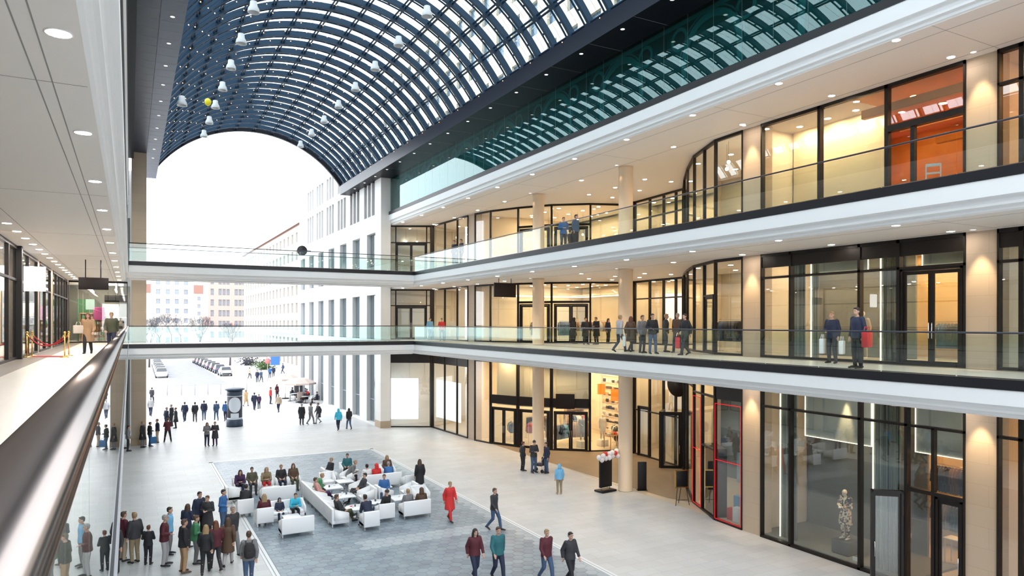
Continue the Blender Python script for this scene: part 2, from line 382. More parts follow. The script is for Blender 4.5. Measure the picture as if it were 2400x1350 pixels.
# end pillars and round columns
b = MB(); b.box(17.75, 18.57, 55.0, 56.4, .55, SOF, 0); b.box(17.72, 18.6, 54.97, 56.43, 0, .55, 1); struct(b, 'pillar_right', ['palestone', 'sandstone_base'])
b = MB(); b.box(.08, 1.0, 55.0, 56.4, .55, SOF, 0); b.box(.05, 1.03, 54.97, 56.43, 0, .55, 1); struct(b, 'pillar_left', ['sandstone', 'sandstone_base'])
for (x, y) in ((22.1, 28.75), (22.1, 37.45)):
    for z0, z1 in ((0, C0), (L1, C1), (L2, C2)):
        b = MB(); b.lathe([(.37, z0), (.37, z0 + .04), (.36, z0 + .05), (.36, z1 - .12), (.375, z1 - .11), (.375, z1)], (x, y, 0), 32, 0); struct(b, 'column', 'column')
for (y0, y1, x) in ((46.1, 47.15, 21.85), (19.98, 20.95, 22.08), (11.28, 12.17, 22.08), (2.6, 3.5, 22.08)):
    for z0, z1 in ((0, C0), (L1, C1), (L2, C2)):
        b = MB(); b.box(x, x + .6, y0, y1, z0, z1); struct(b, 'pillar', 'sandstone')

# ------------------------------------------------------------------ barrel vault roof
roof = empty('roof', (CIRC_X, 64.35, CIRC_Z), kind='structure', label='steel and glass barrel vault over the plaza')
NP = 12
def arcpt(a, r): return (r * math.sin(a), r * math.cos(a))
def rib_bm():
    # local y runs along the hall, blade from r0 to r1
    b = MB(); n = 60
    for (y0, y1, r0, r1) in ((-.075, .075, CIRC_R, CIRC_R + .30), (.26, .31, CIRC_R + .02, CIRC_R + .09)):
        vs = []; fs = []
        for i in range(n + 1):
            a = -CIRC_A + 2 * CIRC_A * i / n
            for (yy, r) in ((y0, r0), (y1, r0), (y1, r1), (y0, r1)):
                x, z = arcpt(a, r); vs.append((x, yy, z))
        for i in range(n):
            for k in range(4): fs.append((4 * i + k, 4 * i + (k + 1) % 4, 4 * i + 4 + (k + 1) % 4, 4 * i + 4 + k))
        b.add(vs, fs, 0)
    for i in range(2 * NP + 1):
        a = -CIRC_A + 2 * CIRC_A * i / (2 * NP)
        x, z = arcpt(a, CIRC_R + .05); w = .05 if i % 2 else .10
        t = Vector((math.cos(a), 0, -math.sin(a))); 
        p = Vector((x, 0, z)); vs = []
        for yy in (0.0, .26):
            for q in (-w, w):
                for rr in (-.03, .03):
                    vv = p + t * q + Vector((math.sin(a), 0, math.cos(a))) * rr; vs.append((vv.x, yy, vv.z))
        b.add(vs, [(0, 1, 3, 2), (4, 6, 7, 5), (0, 4, 5, 1), (2, 3, 7, 6), (0, 2, 6, 4), (1, 5, 7, 3)], 0)
    return b
rib0 = rib_bm().build('rib', 'rib', roof)
RIBS = []
for k in range(44):
    yy = -1.4225 * k
    RIBS.append(64.35 + yy)
    o = rib0 if k == 0 else rib0.copy()
    if k: COL.objects.link(o); o.parent = roof
    o.location = (0, yy - .06 if k == 0 else yy, 0)
for i in range(NP + 1):
    a = -CIRC_A + 2 * CIRC_A * i / NP
    b = MB()
    for dr, da in ((.15, -.0085), (.15, .0085)):
        x, z = arcpt(a + da, CIRC_R + dr); b.tube([(x, 0, z), (x, -61.2, z)], .052, 6)
    b.build('purlin', 'rib', roof)
b = MB(); n = 48; vs = []
for y in (0.02, -61.5):
    for i in range(n + 1):
        x, z = arcpt(-CIRC_A + 2 * CIRC_A * i / n, CIRC_R + .36); vs.append((x, y, z))
b.add(vs, [(i, i + 1, n + 2 + i, n + 1 + i) for i in range(n)], 0, True); b.build('glazing', 'roofglass', roof)
# end arch fascia
b = MB(); vs = []; n = 60
for i in range(n + 1):
    for yy, r in ((-.14, CIRC_R - .02), (.14, CIRC_R - .02), (.14, CIRC_R + .5), (-.14, CIRC_R + .5)):
        x, z = arcpt(-CIRC_A - .01 + (2 * CIRC_A + .02) * i / n, r); vs.append((x, yy - .02, z))
fs = []
for i in range(n):
    for k in range(4): fs.append((4 * i + k, 4 * i + (k + 1) % 4, 4 * i + 4 + (k + 1) % 4, 4 * i + 4 + k))
b.add(vs, fs, 0); b.build('end_arch', 'beam', roof)

# ------------------------------------------------------------------ balustrades
def balustrade(name, p, q, z, label, rail='darkrail', pitch=2.03, near=False, mats='railglass', group='glass balustrades'):
    p = Vector((p[0], p[1], z)); q = Vector((q[0], q[1], z)); d = q - p; L = d.length; d.normalize()
    root = empty(name, p, math.atan2(d.y, d.x), label, 'balustrade', group)
    n = max(1, round(L / pitch))
    for i in range(n):
        a, e = L * i / n + .008, L * (i + 1) / n - .008
        b = MB(); b.box(a, e, -.008, .008, -.18, 1.06); gpn = b.build('glass_panel', mats, root)
        if not near:
            b = MB()
            b.box(a + .02, e - .02, -.020, .020, -.05, .025)
            b.build('clamp', 'steel', gpn)
    b = MB()
    if near:
        prof = []
        for k in range(28):
            t = 2 * math.pi * k / 28; cx_, sx_ = math.cos(t), math.sin(t)
            prof.append((math.copysign(abs(cx_) ** .75, cx_) * .068, 1.129 - .032 + math.copysign(abs(sx_) ** .8, sx_) * .034))
        b.extrude(prof, 0, L, 0, True, lambda pp, qq, t: (t, pp - .041, qq))
    else:
        b.tube([(0, 0, 1.11), (L, 0, 1.11)], .026, 10, 0)
    b.build('handrail', rail, root)
    if near:
        for za, zb, yo in ((-.30, -.045, .024), (-.005, .20, -.010)):
            b = MB(); b.box(0, L, yo - .04, yo, za, zb); b.build('base_channel', 'channel', root)
    return root
balustrade('balustrade', (XR + .05, YB0 - .05), (XR + .05, YN), L1, 'glass balustrade along the right gallery, first floor')
balustrade('balustrade', (XR + .05, YB0 - .05), (XR + .05, YN), L2, 'glass balustrade along the right gallery, second floor')
balustrade('balustrade', (XL, YB0 + .05), (XR + .05, YB0 + .05), L1, 'front glass balustrade of the lower bridge')
balustrade('balustrade', (XL, YB0 + .05), (XR + .05, YB0 + .05), L2, 'front glass balustrade of the upper bridge')
balustrade('balustrade', (XL, YB1 - .05), (XR + .05, YB1 - .05), L1, 'rear glass balustrade of the lower bridge')
balustrade('balustrade', (XL, YB1 - .05), (XR + .05, YB1 - .05), L2, 'rear glass balustrade of the upper bridge')
balustrade('balustrade', (XL - .012, YB0), (XL - .012, -2.0), L1, 'glass balustrade with broad steel handrail in the left foreground', rail='steel', near=True, mats='nearglass', pitch=2.0)
balustrade('balustrade', (XL - .05, YB0), (XL - .05, YN), L2, 'glass balustrade along the left gallery, second floor')
# ------------------------------------------------------------------ shop fronts
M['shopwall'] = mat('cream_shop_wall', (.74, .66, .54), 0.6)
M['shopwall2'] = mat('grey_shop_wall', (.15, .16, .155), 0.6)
M['shopwall3'] = noisy(mat('amber_shop_wall', (.55, .22, .06), 0.5), (.50, .20, .05), (.62, .28, .09), 0.8)
M['shopfloor'] = mat('shop_floor', (.56, .48, .38), 0.35)
M['darkceil'] = mat('dark_shop_ceiling', (.05, .045, .04), 0.7)
M['creampanel'] = mat('cream_panel', (.86, .74, .55), 0.6)
M['frosted'] = mat('frosted_grey_panel', (.42, .43, .38), 0.45)
M['flute'] = noisy(mat('fluted_glass_panel', (.10, .13, .12), 0.2), (.03, .045, .045), (.30, .33, .27), 14, 0, (1, 1, 0.001))
M['ambercream'] = mat('warm_cream_wall', (.72, .48, .22), 0.6)
M['lightbox'] = emis('lightbox_white', (.97, 1.0, .98), 0.62)
WN = [0]; DN = [0]
def bay(p, q, z0, z1, cols=(), rows=(), spandrel=0.0, fw=.085, fd=.14, top=.12, bot=.09, mats='shopglass', fmat='frame', skip=(), name=None, edge=None):
    """one glazed bay between plan points p and q: a frame with mullions at cols (0..1) and transoms at rows (z), and its panes"""
    WN[0] += 1
    d = Vector((q[0] - p[0], q[1] - p[1], 0)); L = d.length
    root = empty(name or 'window_%d' % WN[0], (p[0], p[1], z0), math.atan2(d.y, d.x), kind='structure')
    H = z1 - z0; b = MB(); h = fd / 2
    b.box(0, L, -h, h, 0, bot); b.box(0, L, -h, h, H - top, H)
    if spandrel: b.box(0, L, -h * .6, h * .6, H - spandrel, H - top)
    for c in (0.0, 1.0) + tuple(cols):
        w = fw; cc = c * L
        b.box(max(0, cc - w / 2), min(L, cc + w / 2), -h, h, 0, H)
    for r in rows:
        zz, wd = (r if isinstance(r, tuple) else (r, .08)); b.box(0, L, -h, h, zz - z0 - wd / 2, zz - z0 + wd / 2)
    b.build('frame', fmat, root)
    if edge:
        b = MB(); w = .022
        for (x0, x1, za, zb) in ((.05, L - .05, .10, .10 + w), (.05, L - .05, edge - w, edge), (.05, L - .05, edge * .52, edge * .52 + w), (.05, .05 + w, .1, edge), (L - .05 - w, L - .05, .1, edge)):
            b.box(x0, x1, -h - .012, -h, za, zb)
        b.build('light_line', 'redneon', root)
    b = MB(); b.box(0.02, L - .02, -.008, .008, .02, H - .02); b.build('pane', mats, root)
    return root
def door(p, q, z0, h, leaves=2, fw=.09, fmat='frame', open_ang=None, name=None):
    """a glazed door set in the plan segment p-q"""
    DN[0] += 1
    d = Vector((q[0] - p[0], q[1] - p[1], 0)); L = d.length
    root = empty(name or 'door_%d' % DN[0], (p[0], p[1], z0), math.atan2(d.y, d.x), kind='structure')
    b = MB()
    for (a, e) in ((0, .07), (L - .07, L)): b.box(a, e, -.08, .08, 0, h)
    b.box(0, L, -.08, .08, h - .08, h); b.build('frame', fmat, root)
    w = (L - .14) / leaves
    for i in range(leaves):
        b = MB(); x0, x1 = .075 + w * i, .065 + w * (i + 1)
        ang = 0 if not open_ang else open_ang[i]
        W = x1 - x0
        b.box(0, fw, -.03, .03, .01, h - .09); b.box(W - fw, W, -.03, .03, .01, h - .09); b.box(fw, W - fw, -.03, .03, .01, .16); b.box(fw, W - fw, -.03, .03, h - .2, h - .09)
        lf = b.build('leaf', fmat, root, (x0, 0, 0), R(ang))
        b = MB(); b.box(fw, W - fw, -.006, .006, .16, h - .2); b.build('pane', 'shopglass', lf)
        b = MB(); xh = W - fw * .5 if i % 2 == 0 else fw * .5
        for s_ in (-1, 1): b.tube([(xh, .03 * s_, .85), (xh, .08 * s_, .88), (xh, .08 * s_, 1.35), (xh, .03 * s_, 1.38)], .014, 6)
        b.build('handle', 'chrome', lf)
    return root
A = [(18.62, 55.2), (21.6, 53.6), (21.85, 47.15), (21.9, 46.1), (22.3, 44.4), (23.3, 42.2), (24.7, 40.1), (26.7, 38.5), (28.6, 37.8), (28.9, 36.6), (28.5, 31.6),
     (26.6, 29.4), (25.0, 27.4), (23.4, 25.2), (22.2, 22.6), (22.1, 20.95)]
def yfrac(y): return (19.98 - y) / (19.98 - 12.17)
LV = ((0.0, C0), (L1, C1), (L2, C2))
for lv, (z0, z1) in enumerate(LV):
    sp = .95 if lv == 0 else 0.0
    if lv == 0:
        bay(A[0], A[1], z0, z1, (), (), sp)
    else:
        bay(A[0], A[1], z0, z1, (.13, .87), (z0 + 2.75,), 0)
        p = [lerp(A[0][i], A[1][i], .13) for i in (0, 1)]; q = [lerp(A[0][i], A[1][i], .87) for i in (0, 1)]
        door(p, q, z0, 2.72)
    bay(A[1], A[2], z0, z1, (.38, .72), (), sp)
    b = MB(); b.box(A[1][0] - .14, A[1][0] + .14, A[1][1] - .14, A[1][1] + .14, z0, z1); struct(b, 'pillar_corner', 'frame')
    bay(A[3], A[4], z0, z1, (), (), .45 if lv == 0 else 0)
    for i in range(4, 8):
        dr = {0: (4, 5, 6), 1: (5, 6), 2: (5, 6)}[lv]
        if i in dr:
            tz = z0 + (2.95 if lv == 0 else 2.75)
            bay(A[i], A[i + 1], z0, z1, (), ((tz + (.22 if lv == 0 else 0), .6 if lv == 0 else .14),), .35 if lv == 0 else 0, fw=.2 if lv == 0 else .12)
            door([lerp(A[i][k], A[i + 1][k], .06) for k in (0, 1)], [lerp(A[i][k], A[i + 1][k], .94) for k in (0, 1)], z0, 2.62, 2, .12)
        else:
            bay(A[i], A[i + 1], z0, z1, (), (), 0)
    bay(A[8], A[9], z0, z1, (), (), 0, fw=.3, fd=.3)
    bay(A[9], A[10], z0, z1, (.33, .62, .86), (z0 + 2.9,), 0, fw=.12)
    for i in (10, 11): bay(A[i], A[i + 1], z0, z1, (), (), 0)
    if lv == 0:
        bay(A[12], A[13], z0, z1, (), (), .75)
        mid = [lerp(A[13][k], A[14][k], .42) for k in (0, 1)]
        bay(A[13], mid, z0, z1, (), (z1 - .9,), .0, edge=5.1)
        d_ = [lerp(A[13][k], A[14][k], .42) for k in (0, 1)]
        bay(mid, A[14], z0, z1, (), (z0 + 3.0, z1 - .9), .0, fw=.12)
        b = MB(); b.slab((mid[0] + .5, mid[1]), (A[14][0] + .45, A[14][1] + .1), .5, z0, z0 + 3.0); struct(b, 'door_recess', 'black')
        bay(A[14], A[15], z0, z1, (), (), .95, edge=5.05)
    else:
        bay(A[12], A[13], z0, z1, (), ())
        bay(A[13], A[14], z0, z1, (.5,), ())
        if lv == 1:
            door([lerp(A[13][k], A[14][k], .52) for k in (0, 1)], [lerp(A[13][k], A[14][k], .96) for k in (0, 1)], z0, 2.6, 1, .1)
        bay(A[14], A[15], z0, z1, (), ())
    P, Q = (22.12, 19.98), (22.12, 12.17)
    if lv == 0:
        bay(P, Q, z0, z1, [yfrac(y) for y in (18.56, 15.66, 14.0)], (z0 + 5.2,), 0, fw=.1, fd=.2)
        b = MB(); b.box(22.0, 22.2, 12.2, 14.0, 3.1, 3.22); b.box(22.02, 22.18, 13.08, 13.18, 0, 5.2); struct(b, 'trim_30', 'frame', 'dark door transom of the near shop front')
        b = MB()
        door((22.12, 13.05), (22.12, 12.25), z0, 3.1, 1, .07)
        door((22.05, 14.1), (21.35, 14.75), z0, 3.05, 1, .06)
    elif lv == 1:
        bay(P, Q, z0, z1, [yfrac(y) for y in (18.56, 15.68, 14.27)], (z0 + 3.13,), .55, fw=.1, fd=.2)
        door((22.12, 14.2), (22.12, 12.25), z0, 3.1, 2, .09)
    else:
        bay(P, Q, z0, z1, [yfrac(y) for y in (17.29, 14.69)], (), 0, fw=.12, fd=.2)
        b = MB(); b.box(22.0, 22.24, 12.2, 14.66, 14.80, 15.0); b.box(22.05, 22.2, 13.75, 13.88, z0, 14.8); struct(b, 'trim_31', 'frame', 'dark door transom of the upper near shop front')
    P, Q = (22.12, 11.28), (22.12, 3.5)
    bay(P, Q, z0, z1, (.08, .4, .7), (z0 + (5.2 if lv == 0 else 3.13),), .55 if lv == 1 else 0, fw=.12, fd=.2)
    bay((22.12, 2.6), (22.12, -9.9), z0, z1, (.33, .66), (), 0)
    # left gallery shop fronts
    for (y0, y1, cols) in ((26.6, 30.82, (.5,)), (31.05, 37.1, (.15, .5)), (37.95, 42.97, (.5,)), (44.15, 53.9, (.22, .42, .62, .82)), (-9.9, 25.9, (.1, .2, .3, .4, .5, .6, .7, .8, .9))):
        bay((WL, y0), (WL, y1), z0, z1, cols, () if lv == 0 else (z0 + 2.85,), 0)
    for (y0, y1) in ((25.9, 26.6), (37.1, 37.95), (42.97, 44.15)):
        b = MB(); b.box(WL - .3, WL + .05, y0, y1, z0, z1); struct(b, 'pillar_left_gallery', 'sandstone')
    bay((WL + .1, 54.1), (-.14, 54.1), z0, z1, (), (), 0)
# ------------------------------------------------------------------ shop rooms
def wallbox(x0, x1, y0, y1, z0, z1, m, nm='wall_shop'):
    b = MB(); b.box(x0, x1, y0, y1, z0, z1); return struct(b, nm, m)
for y, x0 in ((46.62, 22.3), (29.2, 28.6), (20.46, 22.5), (11.72, 22.5), (3.05, 22.5)):
    wallbox(x0, 32.8, y - .08, y + .08, 0, C2, 'shopwall', 'wall_partition')
wallbox(28.75, 32.8, 37.5, 37.66, 0, C2, 'shopwall', 'wall_partition')
for lv, (z0, z1) in enumerate(LV):
    wallbox(27.5, 27.6, 47, 61, z0, z1, 'shopwall'); wallbox(18.9, 27.5, 60.9, 61, z0, z1, 'shopwall')
    wallbox(31.5, 31.6, 37.7, 46.5, z0, z1, 'shopwall')
    wallbox(31.5, 31.6, 29.3, 37.5, z0, z1, 'creampanel')
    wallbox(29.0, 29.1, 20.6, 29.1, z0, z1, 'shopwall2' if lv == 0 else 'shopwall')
    wallbox(29.5, 29.6, 3.1, 11.6, z0, z1, 'shopwall3' if lv == 2 else 'shopwall'); 
    wallbox(-9.1, -9.0, -9, 61, z0, z1, 'shopwall'); wallbox(-8.9, .0, 60.9, 61, z0, z1, 'shopwall2')
    wallbox(-8.9, -3.8, 37.45, 37.6, z0, z1, 'shopwall'); wallbox(-8.9, -3.8, 26.2, 26.35, z0, z1, 'shopwall')
b = MB(); b.box(22.4, 32, 20.6, 61, .0, .012); b.box(22.4, 30, 3.1, 20.4, 0, .012); struct(b, 'floor_shop_ground', 'shopfloor')
for nm, z in (('first', L1), ('second', L2)):
    b = MB(); b.box(22.4, 32, 3.1, 29.1, z + .002, z + .012); b.box(24.9, 32, 38.0, 46.5, z + .002, z + .012); b.box(22.4, 27.4, 47.2, 60.8, z + .002, z + .012); b.box(-8.9, -3.75, -9, 60.8, z + .002, z + .012); struct(b, 'floor_shop_' + nm, 'shopfloor')
# near shop, ground floor: display window
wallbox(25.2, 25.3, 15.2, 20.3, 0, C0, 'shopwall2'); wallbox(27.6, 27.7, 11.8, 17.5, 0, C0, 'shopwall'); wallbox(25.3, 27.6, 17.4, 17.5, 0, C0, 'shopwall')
b = MB(); b.box(22.3, 25.2, 14.1, 20.38, .012, .10); struct(b, 'floor_display_plinth', 'shopwall2')
# near shop, first floor
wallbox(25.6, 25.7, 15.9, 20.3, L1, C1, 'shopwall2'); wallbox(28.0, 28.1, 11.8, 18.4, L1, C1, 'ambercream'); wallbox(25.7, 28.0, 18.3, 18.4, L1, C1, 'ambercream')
# near shop, second floor: cream wall close behind the glass, amber room beside it
wallbox(24.3, 24.4, 16.2, 20.3, L2, C2, 'creampanel'); wallbox(28.7, 28.8, 11.8, 19, L2, C2, 'shopwall3'); wallbox(24.4, 28.7, 18.9, 19, L2, C2, 'shopwall3')
b = MB(); b.box(22.3, 28.7, 11.8, 16.2, C2 - .06, C2 - .02); b.box(24.4, 28.7, 16.2, 18.9, C2 - .06, C2 - .02); struct(b, 'ceiling_amber', 'shopwall3')
def lightpanel(y0, y1, z0, z1, x=22.75, label=None):
    t = empty('light_panel', (x, (y0 + y1) / 2, z0), 0, label, 'light panel', 'grey panels with glowing edges in the near shop')
    w = y1 - y0; h = z1 - z0
    b = MB(); b.box(-.02, .03, -w / 2, w / 2, 0, h); b.build('panel', 'frosted', t)
    b = MB(); zc_ = (C0 if z0 < C0 else C1) - z0
    for yy in (-w * .35, w * .35): b.tube([(0, yy, h), (0, yy, zc_)], .008, 6)
    b.build('hanger', 'chrome', t)
    b = MB(); e = .018
    for (a, c, d, f) in ((-w / 2, w / 2, 0, e), (-w / 2, w / 2, h - e, h), (-w / 2, -w / 2 + e, 0, h), (w / 2 - e, w / 2, 0, h)): b.box(-.045, -.02, a, c, d, f)
    b.build('light_edge', 'led', t)
lightpanel(15.66, 18.43, 4.18, 6.1, label='wide grey panel with glowing edge above the mannequin window')
lightpanel(12.5, 14.12, 4.25, 6.1, label='narrow grey panel with glowing edge above the near shop door')
lightpanel(15.8, 17.9, L1 + 3.2, L1 + 3.75, label='long low grey panel with glowing edge behind first-floor shop glass')
lightpanel(12.4, 13.9, L1 + 3.2, L1 + 3.75, label='short low grey panel with glowing edge above first-floor shop door')
lightpanel(9.3, 10.9, 4.3, 6.1, label='grey panel with glowing edge in the shop window at the right border')
lightpanel(9.3, 10.9, L1 + 3.2, L1 + 3.75, label='low grey panel with glowing edge, first floor, at the right border')
for lab, y, z0, z1, w in (('slim fluted panel with light strip left of the mannequin', 19.42, .1, 6.1, -.75), ('fluted panel with light strip right of the mannequin', 15.47, .1, 6.1, -.95),
                       ('slim fluted panel with light strip in the first-floor window', 18.9, L1, C1 - .3, -.6), ('fluted panel with light strip beside the first-floor shop door', 15.2, L1, C1 - .3, -.85),
                       ('second slim fluted panel of the first-floor window', 18.0, L1, C1 - .3, -.3)):
    t = empty('fluted_panel', (22.55, y, z0), 0, lab, 'panel', 'fluted panels with light strips')
    b = MB(); n = 14
    for i in range(n): b.tube([(0.03, w * (i + .5) / n, 0), (0.03, w * (i + .5) / n, z1 - z0)], abs(w) / n * .5, 8)
    b.build('fluted_screen', 'flute', t)
    b = MB(); b.box(-.03, .0, 0, .03, 0, z1 - z0); b.build('light_strip', 'led', t)
# lit white window posters on the far corner
for (x0, y0, x1, y1, za, zb, lab) in ((18.75, 55.5, 20.75, 54.45, .62, 3.95, 'large blank white lit poster facing the plaza beside the end pillar'), (21.85, 53.2, 22.05, 48.9, .9, 3.9, 'long blank white lit poster in the angled corner window')):
    b = MB(); b.slab((x0, y0), (x1, y1), .05, za, zb); o = b.build('window_poster', 'lightbox'); tag(o, lab, 'poster', 'lit white posters in the corner shop')
# cream upper panels of the curved shop
for i in (4, 5, 6):
    p, q = A[i], A[i + 1]; dv = Vector((q[0] - p[0], q[1] - p[1])).normalized(); nv = Vector((dv.y, -dv.x)) * (-.75)
    if nv.x < 0: nv = -nv
    b = MB(); b.slab((p[0] + nv.x, p[1] + nv.y), (q[0] + nv.x, q[1] + nv.y), .06, 2.7, 6.1); struct(b, 'trim_%d' % (32 + i), 'creampanel', 'cream lit bulkhead above the shop doors')
# fold-out black entrance doors in the recess (ground floor)
door((27.3, 32.2), (28.35, 33.1), 0, 3.3, 1, .12); door((27.3, 32.2), (28.3, 31.5), 0, 3.3, 1, .12); door((28.7, 36.0), (28.75, 34.9), 0, 3.2, 1, .1)

# ------------------------------------------------------------------ lamps
def downlight_proto(name, r, m, spot=None):
    t = empty(name, (0, 0, 0))
    b = MB(); b.lathe([(r + .02, 0), (r + .02, -.006), (r + .004, -.008), (r, -.003), (r, 0)], n=20); b.build('trim_ring', 'white', t)
    b = MB(); b.lathe([(0.001, -.005), (r, -.005), (r, -.002), (.001, -.002)], n=20); b.build('lens', m, t)
    return t
NL = [0]
def lamps(proto, pts, group, labels, cat='downlight'):
    for i, (x, y, z) in enumerate(pts):
        t = proto if proto.get('label') is None else copy_tree(proto)
        t.location = (x, y, z - .001); tag(t, labels(i, x, y, z) if callable(labels) else labels, cat, group)
    return
lab_of = {C0: 'ground-floor', C1: 'first-floor', C2: 'top-floor'}
dl = downlight_proto('downlight', .105, 'lamp')
pts = []
for z in (C0, C1, C2):
    for k in range(12):
        y = 8.2 + 4.06 * k
        if y < 54: pts.append((18.83, y, z))
        if y < 54 and not (28 < y < 38): pts.append((21.45, y, z))
    for (x, y) in ((24.9, 33.4), (24.9, 30.7), (26.7, 33.4), (26.6, 30.5), (24.85, 36.0), (26.7, 36.1), (22.0, 32.6)): pts.append((x, y, z))
lamps(dl, pts, 'downlights in the right gallery ceilings', lambda i, x, y, z: 'round downlight in the %s right gallery ceiling, %s' % (lab_of[z], 'row by the edge moulding' if x < 19 else ('row by the shop fronts' if x < 21.6 else 'over the recessed entrance')))
pts = [(-.6, 7.95 + 4.0 * k, z) for z in (C1, C2) for k in range(12)] + [(-3.0, 23.85 + 1.98 * k, C1) for k in range(15)] + [(-.6, 3.9, C1)]
dl2 = downlight_proto('downlight', .105, 'lamp_left')
for k in list(dl2.keys()):
    if k in ('label', 'group', 'category'): del dl2[k]
lamps(dl2, pts, 'downlights in the left gallery ceiling', lambda i, x, y, z: 'round white downlight in the left gallery ceiling, %s' % ('row beside the edge groove' if x > -1 else 'row beside the shop fronts'))
rl = downlight_proto('roof_downlight', .075, 'lampdim')
pts = [(17.24, 8 + 2.93 * k, SOF) for k in range(19)] + [(1.42, 21.2 + 2.93 * k, SOF) for k in range(13)]
lamps(rl, pts, 'small lights under the roof beams', lambda i, x, y, z: 'tiny downlight in the dark underside of the %s roof beam' % ('right' if x > 9 else 'left'))
# accent spots added to wash pillars, columns and display; no lamps seen there
def accent(x, y, z, tx, ty, tz, energy=130, size=46, col=(1, .74, .42)):
    l = bpy.data.lights.new('added_spot', 'SPOT'); l.energy = energy; l.spot_size = R(size); l.spot_blend = .7; l.color = col; l.shadow_soft_size = .06
    o = bpy.data.objects.new('added_spot', l); COL.objects.link(o); o.location = (x, y, z)
    o.rotation_euler = (Vector((tx, ty, tz)) - Vector((x, y, z))).to_track_quat('-Z', 'Y').to_euler()
    t = copy_tree(rl); t.location = (x, y, min((C0, C1, C2), key=lambda c: abs(c - z)) - .001); tag(t, 'small added accent spotlight in the ceiling above a pillar or display', 'spotlight', 'added accent spotlights')  # downlight copied as a fixture for the added spot
for (z0, z1) in LV:
    for yc in (11.72, 20.46): accent(21.62, yc, z1 - .03, 22.02, yc, z1 - 2.2, 120)
    for yc in (28.75, 37.45): accent(21.45, yc - .1, z1 - .03, 21.85, yc, z1 - 2.2, 120)
accent(22.5, 16.6, C0 - .05, 23.0, 16.85, 1.6, 160, 30)
accent(24.2, 18.2, C0 - .05, 25.1, 17.9, 2.6, 110, 34)
# shop ceiling lamps
sw = downlight_proto('shop_spotlight', .11, 'warm'); sa = downlight_proto('shop_spotlight', .13, 'warm2'); sc_ = downlight_proto('shop_spotlight', .11, 'cool')
def grid(x0, x1, y0, y1, nx, ny, z): return [(lerp(x0, x1, (i + .5) / nx), lerp(y0, y1, (j + .5) / ny), z) for i in range(nx) for j in range(ny)]
lf = {C0: 'ground-floor', C1: 'first-floor', C2: 'second-floor'}
pw = []; pc = []; pa = []
for z in (C0, C1, C2):
    pw += grid(25, 31, 38.5, 46, *((4, 5) if z == C0 else (3, 4)), z); pw += grid(22.6, 27, 48, 54, 2, 3, z)
    pw += [(30.2, y, z) for y in (30.5, 32.5, 34.5, 36.3)]
    (pc if z == C0 else pw).extend(grid(23.5, 28.6, 21, 27.5, 2, 3, z))
    pc += grid(-8.2, -4.2, 26.5, 53, 2, 9, z) if z == C1 else []
    pw += grid(-3.2, -.6, 55, 60, 2, 3, z) if z == C1 else []
pw += [(23.7, y, C2) for y in (17.0, 18.2, 19.5)] + [(22.9, y, C0) for y in (43.6, 42.9, 41.8, 41.0)] + [(24.1, 40.4, C0), (24.9, 39.6, C0), (25.8, 38.9, C0)] + [(23.9, 43.1, C0)]
pw += grid(23, 25, 15, 20, 1, 3, C1) + [(24.3, 17.2, C0)]
pa += grid(23, 28, 12, 15.8, 3, 2, C2 - .06) + [(25.4, 17.4, C2 - .06), (27.4, 17.4, C2 - .06)] + grid(23, 29, 4, 11, 3, 3, C2) + grid(25.4, 27.4, 12, 16.8, 2, 3, C0) + grid(23, 29, 5, 11, 2, 2, C0)
pw += grid(25, 27.8, 12, 17.6, 2, 3, C1); pc += [] + grid(23, 29, 5, 11, 2, 2, C1)
for pr_, pp in ((sw, pw), (sa, pa), (sc_, pc)):
    lamps(pr_, pp, 'spotlights inside the shops', lambda i, x, y, z: 'small round spotlight in the %s shop ceiling%s' % (lf.get(z, 'second-floor'), ' of the left gallery' if x < 0 else (' at the far corner' if y > 47 else (' behind the curved glass front' if y > 37.6 else (' behind the recessed entrance' if y > 29.3 else (' of the bay window shop' if y > 20.5 else ' of the near shop' if y > 11.6 else ' at the right border'))))), 'spotlight')
# left gallery signs
t = empty('hanging_sign', (-1.35, 36.0, L1 + 2.9), 0, 'plain dark brown sign board hung on two rods in the left gallery', 'sign')
b = MB(); b.rbox(-.62, .52, -.05, .05, -.03 - .1, .53 - .13, .01); b.build('board', 'signbrown', t)
for x in (-.36, .22):
    b = MB(); b.tube([(x, 0, .40), (x, 0, C1 - L1 - 2.9)], .02, 8); b.build('rod', 'black', t)
t = empty('hanging_sign', (20.3, 38.4, L1 + 2.95), R(0), 'plain dark brown sign board hung on two rods in the right gallery', 'sign')
b = MB(); b.rbox(-.78, .72, -.05, .05, -.02, .85, .01); b.build('board', 'signbrown', t)
for x in (-.45, .4):
    b = MB(); b.tube([(x, 0, .85), (x, 0, C1 - L1 - 2.95)], .02, 8); b.build('rod', 'black', t)
b = MB(); b.box(WL + .02, WL + .2, 30.72, 31.0, L1, C1); tag(b.build('blade_post', 'black'), 'tall black post standing out from the left shop front', 'post')
t = empty('sign_box', (WL + .45, 32.6, L1 + 2.55), 0, 'square white lit sign box sticking out of the left shop front', 'sign')
b = MB(); b.rbox(-.40, .30, -.05, .05, -.02, .92, .01); b.build('light_face', 'whitelit', t)
b = MB(); b.box(-.47, -.40, -.06, .06, -.06, .96); b.build('bracket', 'black', t)
